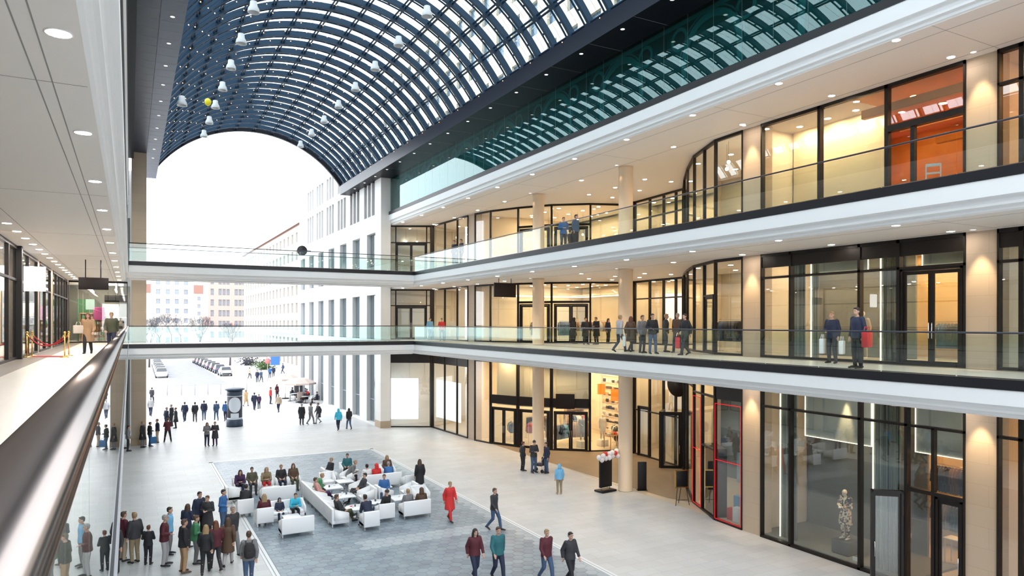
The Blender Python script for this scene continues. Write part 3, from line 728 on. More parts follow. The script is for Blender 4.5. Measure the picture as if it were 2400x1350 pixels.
# ------------------------------------------------------------------ outside
M['wb'] = mat('white_facade', (.70, .69, .68), 0.7)
M['winout'] = mat('outdoor_window_glass', (.035, .035, .055), 0.08, spec=.6)
M['winpale'] = mat('pale_window_glass', (.26, .30, .34), 0.1, spec=.8)
M['winrefl'] = mat('reflective_window_glass', (.20, .25, .28), .05, spec=1.0, metal=.6)
M['pinkwall'] = mat('pink_render', (.52, .34, .30), 0.8)
M['tanwall'] = mat('tan_render', (.56, .50, .44), 0.8)
M['rooftile'] = mat('red_roof_tiles', (.21, .095, .07), 0.8)
M['road'] = noisy(mat('asphalt', (.25, .25, .28), 0.8), (.22, .22, .25), (.27, .27, .30), 1.0)
M['fenceg'] = mat('grey_barrier', (.34, .34, .42), .6)
M['bark'] = mat('bark', (.12, .10, .11), 0.9)
M['leaf'] = mat('shrub_leaves', (.10, .16, .06), 0.8)
M['leafb'] = mat('bare_twigs', (.085, .085, .10), 0.9)
M['beige'] = mat('beige_stone_facade', (.52, .46, .36), 0.7)
M['bluewin'] = mat('blue_window_glass', (.06, .11, .16), 0.1, spec=.7)
def facade_box(name, x0, x1, y0, y1, h, wallm, rows, bays, winm, label, pale=0, face='x', roof=None, cat='building', parapet=True):
    """rows: (z0, z1); bays: list of [(a, b), ...] groups along the face; openings are real recesses"""
    root = empty(name, ((x0 + x1) / 2, (y0 + y1) / 2, 0), 0, label, cat)
    cx_, cy_ = (x0 + x1) / 2, (y0 + y1) / 2
    b = MB(); dpt = .4
    lo, hi = (y0, y1) if face == 'x' else (x0, x1)
    def put(a, e, d0, d1, za, zb):
        if face == 'x': b.box(x0 + d0 - cx_, x0 + d1 - cx_, a - cy_, e - cy_, za, zb)
        else: b.box(a - cx_, e - cx_, y0 + d0 - cy_, y0 + d1 - cy_, za, zb)
    if face == 'x': b.box(x0 + dpt - cx_, x1 - cx_, y0 - cy_, y1 - cy_, 0, h)
    else: b.box(x0 - cx_, x1 - cx_, y0 + dpt - cy_, y1 - cy_, 0, h)
    z = 0
    for ri, (za, zb) in enumerate(rows):
        put(lo, hi, 0, dpt, z, za)
        ops = sorted(o for g in (bays[ri] if isinstance(bays[0][0], list) else bays) for o in g)
        e = lo
        for (a, c) in ops: put(e, a, 0, dpt, za, zb); e = c
        put(e, hi, 0, dpt, za, zb); z = zb
    put(lo, hi, 0, dpt, z, h)
    if parapet: put(lo - .1, hi + .1, -.25, .6, h - .5, h)
    b.build('wall', wallm, root)
    for ri, (za, zb) in enumerate(rows):
        for g in (bays[ri] if isinstance(bays[0][0], list) else bays):
            b = MB()
            for (a, c) in g:
                if face == 'x': b.box(x0 + dpt - .07 - cx_, x0 + dpt - .01 - cx_, a - cy_, c - cy_, za, zb)
                else: b.box(a - cx_, c - cx_, y0 + dpt - .07 - cy_, y0 + dpt - .01 - cy_, za, zb)
            wn = b.build('window', 'winrefl' if ri < pale else winm, root)
            b = MB(); zb_ = lerp(za, zb, .3)
            for (a, c) in g:
                if face == 'x': b.box(x0 + dpt - .10 - cx_, x0 + dpt - .07 - cx_, a - cy_, c - cy_, zb_, zb_ + .06)
                else: b.box(a - cx_, c - cx_, y0 + dpt - .10 - cy_, y0 + dpt - .07 - cy_, zb_, zb_ + .06)
            b.build('window_bar', 'fenceg', wn)
    if roof:
        b = MB(); ov = .6
        if face == 'x':
            xm = (x0 + x1) / 2 - cx_
            b.add([(x0 - ov - cx_, y0 - cy_, h), (xm, y0 - cy_, h + roof), (x1 + ov - cx_, y0 - cy_, h), (x0 - ov - cx_, y1 - cy_, h), (xm, y1 - cy_, h + roof), (x1 + ov - cx_, y1 - cy_, h)], [(0, 2, 1), (3, 4, 5), (0, 1, 4, 3), (1, 2, 5, 4), (0, 3, 5, 2)])
        else:
            ym = (y0 + y1) / 2 - cy_
            b.add([(x0 - cx_, y0 - ov - cy_, h), (x0 - cx_, ym, h + roof), (x0 - cx_, y1 + ov - cy_, h), (x1 - cx_, y0 - ov - cy_, h), (x1 - cx_, ym, h + roof), (x1 - cx_, y1 + ov - cy_, h)], [(0, 1, 2), (3, 5, 4), (0, 3, 4, 1), (1, 4, 5, 2), (0, 2, 5, 3)])
        b.build('roof', 'rooftile', root)
    return root
single = [[(56.55 + 4.43 * k, 58.9 + 4.43 * k)] for k in range(7) if 58.9 + 4.43 * k < 86.5]
triple = [[(56.75 + 4.43 * k + j * 1.1, 57.55 + 4.43 * k + j * 1.1) for j in range(3)] for k in range(7) if 60 + 4.43 * k < 86.5]
facade_box('office_building', 17.78, 36, 56.42, 86.2, 24.4, 'wb', [(.15, 6.3), (7.1, 10.8), (12.3, 15.95), (17.4, 20.3), (20.95, 23.2)], [single, single, single, triple, triple], 'winout', 'white modern building with tall narrow windows beyond the end pillar', pale=3)
ab = [[(y, y + 1.5)] for y in [119 + 3.7 * k for k in range(18)]]
facade_box('apartment_building', 25, 38, 117, 187, 25.0, 'tanwall', [(1.2 + 3.0 * k, 2.9 + 3.0 * k) for k in range(8)], ab, 'winpale', 'pale apartment block with red tiled roof along the street', roof=4.5, parapet=False)
bb = [[(x, x + .8), (x + 1.0, x + 1.8), (x + 2.0, x + 2.8)] for x in (21.2, 25.3)] + [[(19.2, 20.0)]]
facade_box('apartment_building', 18.6, 29.5, 207, 222, 22.6, 'pinkwall', [(1.5 + 2.9 * k, 3.2 + 2.9 * k) for k in range(7)], bb, 'winpale', 'narrow pinkish apartment building closing the street behind the bare trees', face='y', parapet=False)
fb = [[(x, x + 1.2)] for x in [-4 + 4.2 * k for k in range(9)]]
facade_box('apartment_building', -8, 33, 330, 345, 21, 'tanwall', [(2 + 3.2 * k, 3.6 + 3.2 * k) for k in range(6)], fb, 'winpale', 'long pale block with red roof at the far end of the street', face='y', roof=4, parapet=False)
facade_box('apartment_building', 6.5, 19, 262, 280, 24, 'tanwall', [(2 + 3.2 * k, 3.6 + 3.2 * k) for k in range(7)], [[(x, x + 1.2)] for x in (7.6, 10.5, 13.2, 16)], 'winpale', 'pale middle-distance block left of the pinkish building', face='y', roof=2.5, parapet=False)
tb = [[(y, y + 1.8)] for y in [-8 + 3.7 * k for k in range(33)]]
facade_box('tower_building', 36.6, 52, -10, 116, 50, 'beige', [(22.5 + 5.2 * k, 26.0 + 5.2 * k) for k in range(5)], tb, 'bluewin', 'beige building with blue windows seen through the glass vault')
# road, kerbs, trees, shrubs
b = MB(); b.box(5.3, 12.0, 104, 300, 0, .02); struct(b, 'street_road', 'road')
def bare_tree(name, x, y, h, label, seed):
    rnd = random.Random(seed); root = empty(name, (x, y, 0), 0, label, 'tree', 'bare street trees')
    b = MB(); b.tube([(0, 0, 0), (.05, 0, h * .2), (0, .05, h * .42)], [.20, .16, .12], 7); b.build('trunk', 'bark', root)
    b = MB()
    def grow(p, d, L, r, dep):
        q = p + d * L; b.tube([p, q], [r, r * .6], 4 if dep < 3 else 3)
        if dep == 0: return
        for _ in range(3):
            nd = (d + Vector((rnd.uniform(-.8, .8), rnd.uniform(-.8, .8), rnd.uniform(-.1, .6)))).normalized(); grow(q, nd, L * .72, r * .6, dep - 1)
    for _ in range(5): grow(Vector((0, .05, h * .4)), Vector((rnd.uniform(-.7, .7), rnd.uniform(-.7, .7), 1)).normalized(), h * .2, .07, 4)
    b.build('crown', 'leafb', root)
for i, (x, y, h) in enumerate(((3.2, 150, 10), (6.8, 205, 11), (2.5, 188, 10), (10.5, 225, 12), (13.8, 172, 10), (15.8, 196, 11), (17.5, 150, 9), (13.2, 230, 11))):
    bare_tree('bare_tree', x, y, h, 'bare winter tree along the far street, %s' % ('left side' if x < 8 else 'right side'), i)
def shrub(x, y, r, m, label, seed):
    rnd = random.Random(seed); b = MB()
    for _ in range(260):
        p = Vector((rnd.gauss(0, r * .5), rnd.gauss(0, r * .5), abs(rnd.gauss(r * .45, r * .35)))); a = rnd.uniform(0, 6.28); s_ = r * .12
        u = Vector((math.cos(a), math.sin(a), rnd.uniform(-.5, .5))) * s_; w = Vector((-math.sin(a), math.cos(a), rnd.uniform(.2, 1))) * s_
        b.add([p - u, p + w, p + u, p - w], [(0, 1, 2, 3)])
    b.ball((0, 0, r * .35), r * .5, 0, 10, (1, 1, .7))
    tag(b.build('shrub', m, None, (x, y, 0)), label, 'shrub')
shrub(21.37, 134.2, 1.6, 'leaf', 'rounded green shrub beside the far pavement', 1)
shrub(21.03, 148.99, 1.7, 'leafb', 'brownish bare shrub left of the green one', 2)
shrub((24.64, 140.97)[0] - 2.2, (24.64, 140.97)[1], 1.1, 'leafb', 'low brown shrub right of the green one', 3)
# cars
M['tyre'] = mat('tyre', (.02, .02, .022), 0.8); M['carglass'] = mat('car_glass', (.03, .035, .045), .1); M['tail'] = mat('tail_light', (.45, .02, .02), .3, emit=(1, .05, .03), estr=.15)
M['plate'] = mat('bumper_black', (.03, .03, .035), .6)
for k_, c_ in (('silver', (.55, .57, .60)), ('darkblue', (.04, .05, .11)), ('black', (.02, .02, .03)), ('white', (.7, .7, .7)), ('grey', (.2, .21, .24))): M['car_' + k_] = mat('car_paint_' + k_, c_, .25, .3, coat=.5)
def make_car(x, y, rz, paint, label):
    root = empty('car', (x, y, 0), rz, label, 'car', 'cars parked along the street')
    b = bmesh.new(); secs = [(-2.1, .70, .32, .78), (-2.0, .80, .28, .95), (-1.2, .86, .24, 1.0), (.7, .87, .24, .98), (1.7, .83, .26, .86), (2.1, .70, .32, .70)]
    prev = None
    for (yy, w, za, zb) in secs:
        ring = [b.verts.new(p) for p in ((-w * .92, yy, za), (w * .92, yy, za), (w, yy, za + .2), (w * .97, yy, zb - .1), (w * .86, yy, zb), (-w * .86, yy, zb), (-w * .97, yy, zb - .1), (-w, yy, za + .2))]
        if prev:
            for i in range(8): b.faces.new((prev[i], prev[(i + 1) % 8], ring[(i + 1) % 8], ring[i]))
        else: b.faces.new(ring[::-1])
        prev = ring
    b.faces.new(prev); mb = MB().bm(b, 0, True); mb.build('body', paint, root)
    mb = MB(); vs = []
    for (yy, w, z) in ((-1.75, .74, .96), (-1.25, .62, 1.42), (.15, .62, 1.44), (.95, .74, .97)): vs += [(-w, yy, z), (w, yy, z)]
    mb.add(vs + [(-.74, -1.75, .9), (.74, -1.75, .9), (-.74, .95, .9), (.74, .95, .9)], [(0, 1, 3, 2), (4, 5, 7, 6), (0, 2, 4, 6), (1, 7, 5, 3), (8, 10, 11, 9)], 0, False); mb.build('windows', 'carglass', root)
    mb = MB(); mb.rbox(-.61, .61, -1.2, .12, 1.40, 1.47, .02); mb.build('roof_panel', paint, root)
    for sx in (-1, 1):
        for yy in (-1.3, 1.35):
            mb = MB(); mb.tube([(sx * .68, yy, .32), (sx * .88, yy, .32)], .32, 16); wh = mb.build('wheel', 'tyre', root); mb = MB(); mb.tube([(sx * .875, yy, .32), (sx * .89, yy, .32)], .19, 12); mb.build('hub_cap', 'chrome', wh)
        mb = MB(); mb.rbox(sx * .62 - .14, sx * .62 + .14, -2.09, -2.0, .68, .82, .02); mb.build('tail_light', 'tail', root)
    mb = MB(); mb.rbox(-.7, .7, -2.16, -2.0, .32, .52, .03); mb.build('bumper', 'plate', root)
make_car(13.4, 121.5, R(2), 'car_silver', 'silver car with red tail lights, nearest of the right parked row')
for i, c_ in enumerate(('darkblue', 'black', 'darkblue', 'grey', 'black', 'darkblue', 'black')):
    make_car(13.25 - .12 * i, 128.2 + 5.6 * i, R(1), 'car_' + c_, '%s car in the right parked row, behind the silver one' % {'darkblue': 'dark blue', 'black': 'black', 'grey': 'grey'}[c_])
for i, c_ in enumerate(('white', 'grey', 'black', 'white', 'darkblue', 'grey')):
    make_car(4.3 + .05 * i, 122 + 5.8 * i, R(180), 'car_' + c_, '%s car in the left parked row of the street' % {'white': 'white', 'grey': 'grey', 'black': 'black', 'darkblue': 'dark blue'}[c_])
# street barrier
t = empty('barrier_fence', (0, 89, 0), 0, 'low grey street barrier with thin posts behind the advertising column', 'fence')
for x in (3.83, 5.3, 6.7, 8.07, 9.42, 10.8, 12.2): b = MB(); b.tube([(x, 91.2 - .3 * (x - 3.8) - 89, 0), (x, 91.2 - .3 * (x - 3.8) - 89, 1.25)], .05, 6); b.build('post', 'fenceg', t)
b = MB(); b.slab((3.0, 2.45), (12.6, -.45), .04, .15, .82); b.build('panel', 'paving', t)
# round dark sign and poles
t = empty('street_sign', (17.63, 107.35, 0), 0, 'thin street pole with a round pale red sign', 'sign')
b = MB(); b.tube([(0, 0, 0), (0, 0, 3.2)], .045, 8); b.build('pole', 'fenceg', t)
b = MB(); b.tube([(0, -.05, 2.9), (0, -.08, 2.9)], .42, 20); b.build('disc', mat('sign_red', (.6, .2, .2), .5), t)
t = empty('street_sign', (22.01, 126.32, 0), 0, 'blue square sign on a thin pole by the shrubs', 'sign')
b = MB(); b.tube([(0, 0, 0), (0, 0, 2.6)], .045, 8); b.build('pole', 'fenceg', t)
b = MB(); b.box(-.75, .75, -.08, -.04, 1.2, 2.7); b.build('board', mat('sign_blue', (.05, .18, .55), .5), t)
t = empty('wall_clock', (17.78, 80.2, 16.5), 0, 'dark round projecting sign on the white building above the upper bridge', 'sign')
b = MB(); b.tube([(-.95, -.1, 0), (-.95, .1, 0)], .55, 24); b.tube([(0, 0, 0), (-.5, 0, 0)], .05, 6); b.build('disc', 'black', t)
# advertising column
AX, AY = 7.55, 61.6
t = empty('advertising_column', (AX, AY, 0), 0, 'round dark advertising column with a white circle poster on the plaza', 'advertising column')
M['adblue'] = mat('column_dark_blue', (.03, .05, .085), .4); M['adwhite'] = mat('poster_white', (.62, .68, .76), .5); M['adbrown'] = mat('poster_dark', (.035, .03, .045), .5)
b = MB(); b.lathe([(.64, 0), (.64, .55), (.60, .57), (.60, .60)], n=32); b.build('base', 'adblue', t)
b = MB(); b.lathe([(.59, .60), (.59, 2.52)], n=32); b.build('drum', 'adbrown', t)
b = MB(); b.lathe([(.60, .60), (.60, .74)], n=32); b.lathe([(.60, 2.46), (.60, 2.52)], n=32); b.build('white_band', 'adwhite', t)
b = MB(); b.lathe([(.60, 2.52), (.60, 2.94)], n=32); b.build('upper_drum', 'adblue', t)
b = MB(); b.lathe([(.60, 2.94), (.76, 3.0), (.76, 3.06), (.62, 3.12), (.3, 3.18), (.01, 3.2)], n=32); b.build('cap', 'adblue', t)
yawc = math.atan2(-AX, -AY)      # poster faces the hall
b = MB()
def onc(u, z, r=.608): a = -math.pi / 2 - .12 + u / .6; return (r * math.cos(a), r * math.sin(a), z)
N = 28
for i in range(N):
    u0, u1 = -.52 + 1.04 * i / N, -.52 + 1.04 * (i + 1) / N
    h0, h1 = (.62 * math.sqrt(max(0, 1 - (u / .52) ** 2)) for u in (u0, u1))
    b.add([onc(u0, 1.80 - h0), onc(u1, 1.80 - h1), onc(u1, 1.80 + h1), onc(u0, 1.80 + h0)], [(0, 1, 2, 3)], 0, True)
q = [(-.32 + .08 * i, z) for i in range(9) for z in (.74, 1.12)]
b.add([onc(u, z) for u, z in q], [(2 * i, 2 * i + 2, 2 * i + 3, 2 * i + 1) for i in range(8)], 0, True); b.build('poster', 'adwhite', t)
# parasols, café tables
M['canvas'] = mat('pale_canvas', (.55, .45, .40), .8); M['wicker'] = mat('dark_wicker', (.05, .045, .05), .7)
def parasol(x, y, h, r, label):
    t = empty('parasol', (x, y, 0), 0, label, 'parasol', 'café parasols')
    b = MB(); b.tube([(0, 0, 0), (0, 0, h)], .035, 8); b.build('pole', 'chrome', t)
    b = MB(); n = 8; vs = [(0, 0, h + .1)]
    for rr, dz in ((r * .5, -.12), (r, -.55), (r, -.72)):
        for i in range(n): a = 2 * math.pi * (i + .5) / n; vs.append((rr * math.cos(a), rr * math.sin(a), h + .1 + dz))
    fs = [(0, 1 + i, 1 + (i + 1) % n) for i in range(n)]
    for k in range(2): fs += [(1 + k * n + i, 1 + k * n + (i + 1) % n, 1 + (k + 1) * n + (i + 1) % n, 1 + (k + 1) * n + i) for i in range(n)]
    b.add(vs, fs); b.build('canopy', 'canvas', t)
    b = MB(); b.lathe([(.4, 0), (.4, .08), (.05, .1)], n=16); b.build('base', 'black', t)
parasol(15.9, 77.0, 2.55, 1.75, 'pale pink café parasol in front of the white building'); parasol(15.3, 81.5, 2.7, 1.7, 'second pale parasol farther behind the first')
def cafe_table(x, y, label):
    t = empty('cafe_table', (x, y, 0), 0, label, 'table', 'café tables')
    b = MB(); b.lathe([(.42, .72), (.42, .75)], n=20); b.build('tabletop', 'table', t)
    b = MB(); b.tube([(0, 0, .02), (0, 0, .72)], .03, 8); b.lathe([(.26, 0), (.26, .03)], n=16); b.build('pedestal', 'black', t)
for i, (x, y) in enumerate(((15.27, 78.68), (15.93, 79.29), (16.29, 75.84), (17.06, 75.89))): cafe_table(x, y, 'small round café table by the pale parasol%s' % ('' if i % 2 else ', left of its neighbour'))
t = empty('menu_board', (15.94, 76.48, 0), R(20), 'tan square menu board standing before the café', 'sign')
b = MB(); b.rbox(-.42, .42, -.04, .04, .35, 1.15, .03); b.build('board', 'canvas', t)
for sx in (-.3, .3): b = MB(); b.tube([(sx, 0, 0), (sx, 0, .36)], .025, 6); b.build('leg', 'black', t)
t = empty('service_bar', (17.27, 84.26, 0), 0, 'dark upright café service station under the parasol', 'counter')
b = MB(); b.rbox(-.45, .45, -.3, .3, 0, 1.7, .03); b.build('body', 'wicker', t); b = MB(); b.rbox(-.5, .5, -.35, .35, 1.7, 1.76, .01); b.build('counter_top', 'black', t)
# hanging lamps, balloon and fairy lights under the vault
M['lampshade'] = mat('white_bell_lamp', (.62, .64, .66), .4); M['yellow'] = mat('yellow_balloon', (.85, .75, .02), .4)
def vault_lamp(x, y, z, label):
    t = empty('pendant_lamp', (x, y, z), 0, label, 'lamp', 'white bell lamps hung under the vault')
    b = MB(); b.lathe([(.10, .52), (.15, .50), (.17, .30), (.24, .18), (.27, .02), (.265, 0), (.20, .02), (.15, .20)], n=18); b.build('shade', 'lampshade', t)
    b = MB(); top = CIRC_Z + math.sqrt(CIRC_R ** 2 - (x - CIRC_X) ** 2); b.tube([(0, 0, .52), (0, 0, top - z + .12)], .008, 4); b.build('cable', 'black', t)
for k in range(9):
    vault_lamp(4.9, 29.6 + 4.05 * k - 4.05, 14.02 + ZC, 'white bell lamp under the left half of the vault'); vault_lamp(12.42, 31.5 + 4.05 * k - 4.05, 14.78 + ZC - .2, 'white bell lamp under the right half of the vault')
vault_lamp(2.43, 41.59, 11.6 + ZC, 'single low white bell lamp near the left roof beam')
t = empty('balloon', (4.18, 46.91, 13.3 + ZC), 0, 'stray yellow balloon under the left side of the vault', 'balloon')
b = MB(); b.ball((0, 0, .22), .2, 0, 14, (1, 1, 1.15)); b.tube([(0, 0, 0), (0, 0, -.03)], [.01, .03], 6); b.build('skin', 'yellow', t)
for k in range(4, 30):
    y = 64.35 - 1.4225 * (k - 0.42); rnd = random.Random(k); b = MB()
    n = 30; prev = None
    for i in range(n + 1):
        a = -CIRC_A + 2 * CIRC_A * i / n
        x, z = arcpt(a, CIRC_R - .02 - .03 * (i % 2)); p = Vector((CIRC_X + x, y + .05 * math.sin(i * 2.1), CIRC_Z + z))
        if prev is not None: b.tube([prev, p], .006, 3, 0)
        b.ball(p, .026, 1, 5) if (i + k) % 2 else None; prev = p
    tag(b.build('fairy_lights', ['black', 'bulb']), 'string of small warm bulbs along one steel rib of the vault', 'string lights', 'strings of fairy lights under the vault')
# ------------------------------------------------------------------ people
def V(*a): return Vector(a)
def skeleton(p):
    k = dict(pel=V(0, 0, .95), wai=V(0, .0, 1.10), che=V(0, .005, 1.29), nek=V(0, .01, 1.455), hed=V(0, .035, 1.62))
    for s, n in ((1, 'R'), (-1, 'L')):
        k['sh' + n] = V(.185 * s, 0, 1.415); k['el' + n] = V(.235 * s, -.03, 1.14); k['wr' + n] = V(.235 * s, .05, .90)
        k['hip' + n] = V(.09 * s, 0, .92); k['kn' + n] = V(.10 * s, .03, .50); k['an' + n] = V(.105 * s, -.02, .085); k['toe' + n] = V(.12 * s, .16, .035)
    if p == 'stand2':
        k['elR'] = V(.25, -.02, 1.15); k['wrR'] = V(.12, .20, 1.10); k['knL'] = V(-.12, .07, .50); k['anL'] = V(-.15, .03, .085); k['toeL'] = V(-.19, .20, .035)
    elif p == 'fold':
        for s, n in ((1, 'R'), (-1, 'L')): k['el' + n] = V(.24 * s, .03, 1.15); k['wr' + n] = V(.06 * s, .23, 1.15)
        k['hed'] = V(0, .06, 1.605)
    elif p == 'wide':
        for s, n in ((1, 'R'), (-1, 'L')): k['kn' + n] = V(.16 * s, .03, .50); k['an' + n] = V(.22 * s, -.02, .085); k['toe' + n] = V(.25 * s, .15, .035); k['el' + n] = V(.25 * s, .0, 1.15); k['wr' + n] = V(.10 * s, .2, 1.2)
    elif p in ('walkA', 'walkB'):
        f, b_ = ('R', 'L') if p == 'walkA' else ('L', 'R'); sf = 1 if f == 'R' else -1
        k['kn' + f] = V(.09 * sf, .20, .51); k['an' + f] = V(.09 * sf, .27, .10); k['toe' + f] = V(.10 * sf, .44, .06)
        k['kn' + b_] = V(-.09 * sf, .0, .50); k['an' + b_] = V(-.09 * sf, -.30, .16); k['toe' + b_] = V(-.10 * sf, -.17, .04)
        k['el' + f] = V(.235 * sf, -.12, 1.15); k['wr' + f] = V(.22 * sf, -.10, .90); k['el' + b_] = V(-.235 * sf, .05, 1.14); k['wr' + b_] = V(-.21 * sf, .22, .94)
    elif p in ('sit', 'lean', 'recline'):
        tilt = {'sit': -.06, 'lean': .28, 'recline': -.22}[p]
        k['pel'] = V(0, -.04, .52); k['wai'] = V(0, -.04 + tilt * .3, .67); k['che'] = V(0, -.04 + tilt * .75, .85); k['nek'] = V(0, -.03 + tilt * 1.1, 1.01); k['hed'] = V(0, .0 + tilt * 1.25, 1.17)
        for s, n in ((1, 'R'), (-1, 'L')):
            sy = -.04 + tilt * 1.0
            k['sh' + n] = V(.185 * s, sy, .97); k['el' + n] = V(.235 * s, sy + .06, .70); k['wr' + n] = V(.12 * s, sy + .30, .64)
            if p == 'lean': k['el' + n] = V(.22 * s, .28, .66); k['wr' + n] = V(.05 * s, .46, .72)
            k['hip' + n] = V(.09 * s, .0, .50); k['kn' + n] = V(.12 * s, .42, .50); k['an' + n] = V(.12 * s, .44 if p != 'recline' else .66, .085); k['toe' + n] = V(.13 * s, .60 if p != 'recline' else .82, .04)
        if p == 'recline':
            for q in ('pel', 'wai', 'che', 'nek', 'hed', 'shR', 'shL', 'elR', 'elL', 'wrR', 'wrL', 'hipR', 'hipL'): k[q] = k[q] + V(0, .13, 0)
            k['knR'] = V(.08, .44, .56); k['anR'] = V(-.08, .62, .32); k['toeR'] = V(-.12, .78, .30)
    return k
def torso_parts(mb, k, g=0.0, hem=None):
    mb.tube([k['pel'] + V(0, 0, -.07), k['pel'], k['wai'], k['che'], k['che'].lerp(k['nek'], .55), k['nek'].lerp(k['che'], .14), k['nek'], k['nek'].lerp(k['hed'], .45)],
            [(.150 + g, .105 + g), (.168 + g, .118 + g), (.142 + g, .105 + g), (.172 + g, .120 + g), (.172 + g, .105 + g), (.105 + g * .6, .080 + g), (.056 + g * .8, .060 + g * .8), (.050, .054)], 14)
def limb(mb, pts, rs): mb.tube(pts, rs, 10); mb.ball(pts[1], rs[1] * 1.0, 0, 8)
def hand(mb, w, e, s):
    d = (w - e).normalized(); c = w + d * .055
    side = d.cross(V(0, 0, 1)); side = V(1, 0, 0) if side.length < .2 else side.normalized()
    nrm = d.cross(side).normalized()
    mb.tube([w - d * .02, w + d * .03, w + d * .085], [(.026, .022), (.036, .018), (.038, .015)], 8)
    for i, (o, L) in enumerate(((-.029, .066), (-.010, .078), (.010, .074), (.028, .058))):
        p0 = w + d * .08 + side * o; p1 = p0 + d * L * .5 + nrm * .010; p2 = p1 + d * L * .35 + nrm * .026
        mb.tube([p0, p1, p2], [.0095, .0090, .0080], 6)
    t0 = w + d * .03 + side * (.034 * -s); t1 = t0 + side * (.026 * -s) + d * .03 + nrm * .01; t2 = t1 + d * .030 + nrm * .012
    mb.tube([t0, t1, t2], [.0125, .011, .009], 6)
def body_mb(k):
    mb = MB(); torso_parts(mb, k)
    for s, n in ((1, 'R'), (-1, 'L')):
        mb.ball(k['sh' + n] + V(-.02 * s, 0, 0), .062, 0, 10)
        limb(mb, [k['sh' + n] - V(.02 * s, 0, 0), k['el' + n], k['wr' + n]], [.055, .043, .029])
        hand(mb, k['wr' + n], k['el' + n], s)
        limb(mb, [k['hip' + n] + V(0, 0, .03), k['kn' + n], k['an' + n]], [.092, .058, .040])
        mb.tube([k['kn' + n].lerp(k['an' + n], .1), k['kn' + n].lerp(k['an' + n], .35) + V(0, -.012, 0), k['an' + n]], [.052, .056, .036], 10)
        t = k['toe' + n]; a = k['an' + n]; back = (a - t); back.z = 0; back.normalize()
        mb.tube([a + back * .05 + V(0, 0, -.03), a + V(0, 0, -.035), t.lerp(a, .3), t], [(.034, .034), (.038, .04), (.042, .030), (.030, .020)], 8)
    h = k['hed']
    mb.ball(h + V(0, -.008, .022), 1.0, 0, 16, (.074, .094, .098)); mb.ball(h + V(0, .022, -.045), 1.0, 0, 12, (.058, .066, .068))
    mb.tube([h + V(0, .082, .018), h + V(0, .104, -.012), h + V(0, .088, -.026)], [.009, .014, .011], 8)          # nose
    mb.tube([h + V(-.026, .080, -.052), h + V(0, .090, -.052), h + V(.026, .080, -.052)], [.006, .010, .006], 6)      # lips
    for s in (-1, 1):
        mb.ball(h + V(.076 * s, -.005, .0), 1.0, 0, 8, (.012, .022, .032)); mb.ball(h + V(.030 * s, .078, .032), 1.0, 0, 8, (.022, .012, .008))
    return mb
def jacket_mb(k, coat):
    mb = MB()
    low = k['pel'] + V(0, 0, -.06); sit = k['pel'].z < .7
    pts = [k['pel'] + V(0, 0, .0), k['wai'], k['che'], k['che'].lerp(k['nek'], .55), k['nek'].lerp(k['che'], .16), k['nek'].lerp(k['hed'], .12)]
    rs = [(.195, .150), (.172, .138), (.200, .148), (.198, .128), (.128, .105), (.078, .082)]
    if not sit:
        pts = ([k['pel'] + V(0, 0, -.42), k['pel'] + V(0, 0, -.2)] if coat else [k['pel'] + V(0, 0, -.10)]) + pts
        rs = ([(.235, .215), (.222, .185)] if coat else [(.202, .158)]) + rs
    else:
        pts = [low] + pts; rs = [(.200, .155)] + rs
    mb.tube(pts, rs, 18)
    if sit and coat:
        for n in 'RL': mb.tube([k['hip' + n] + V(0, -.03, .02), k['hip' + n].lerp(k['kn' + n], .75) + V(0, 0, .02)], [.125, .105], 10)
    for s, n in ((1, 'R'), (-1, 'L')):
        mb.ball(k['sh' + n] + V(-.022 * s, 0, -.005), .083, 0, 12)
        limb(mb, [k['sh' + n] - V(.02 * s, 0, .004), k['el' + n], k['wr' + n].lerp(k['el' + n], .04)], [.078, .064, .049])
    return mb
def trousers_mb(k):
    mb = MB()
    mb.tube([k['pel'] + V(0, 0, -.10), k['pel'] + V(0, 0, -.02), k['pel'].lerp(k['wai'], .5)], [(.165, .125), (.180, .132), (.160, .120)], 14)
    for n in 'RL': limb(mb, [k['hip' + n] + V(0, 0, .0), k['kn' + n], k['an' + n] + V(0, 0, .0)], [.106, .074, .056])
    return mb
def shoe_mb(k, n):
    mb = MB(); t = k['toe' + n]; a = k['an' + n]; d = (t - a); d.z = 0; d.normalize(); dn = V(0, 0, -.045)
    mb.tube([a - d * .075 + dn, a - d * .06 + V(0, 0, -.03), a + V(0, 0, -.025), t.lerp(a, .35) + V(0, 0, .002), t + d * .02 + V(0, 0, .002), t + d * .055], [(.022, .026), (.042, .040), (.046, .046), (.049, .036), (.043, .028), (.02, .016)], 12)
    return mb
TMP = bpy.data.collections.new('workbench'); COL.children.link(TMP)
def fuse(mb, name, voxel, smooth=6):
    """weld overlapping tubes into one continuous skin"""
    m = mb.mesh(name + '_raw'); o = bpy.data.objects.new('raw', m); TMP.objects.link(o)
    r = o.modifiers.new('r', 'REMESH'); r.mode = 'VOXEL'; r.voxel_size = voxel; r.use_smooth_shade = True
    s = o.modifiers.new('s', 'SMOOTH'); s.factor = .5; s.iterations = smooth
    dg = bpy.context.evaluated_depsgraph_get(); dg.update()
    me = bpy.data.meshes.new_from_object(o.evaluated_get(dg)); me.name = name
    for p in me.polygons: p.use_smooth = True
    bpy.data.objects.remove(o); bpy.data.meshes.remove(m)
    return me
def clear_mats(me, *ms):
    me.materials.clear()
    for m in ms: me.materials.append(m)
    return me
PM = {}
def pmat(kind, c, rough=.75):
    key = (kind, c)
    if key not in PM: PM[key] = mat('%s_%d' % (kind, len(PM)), c, rough)
    return PM[key]
SKIN = (.50, .30, .22)
M['eye'] = mat('eye_dark', (.02, .015, .012), .3)
POSE = {}
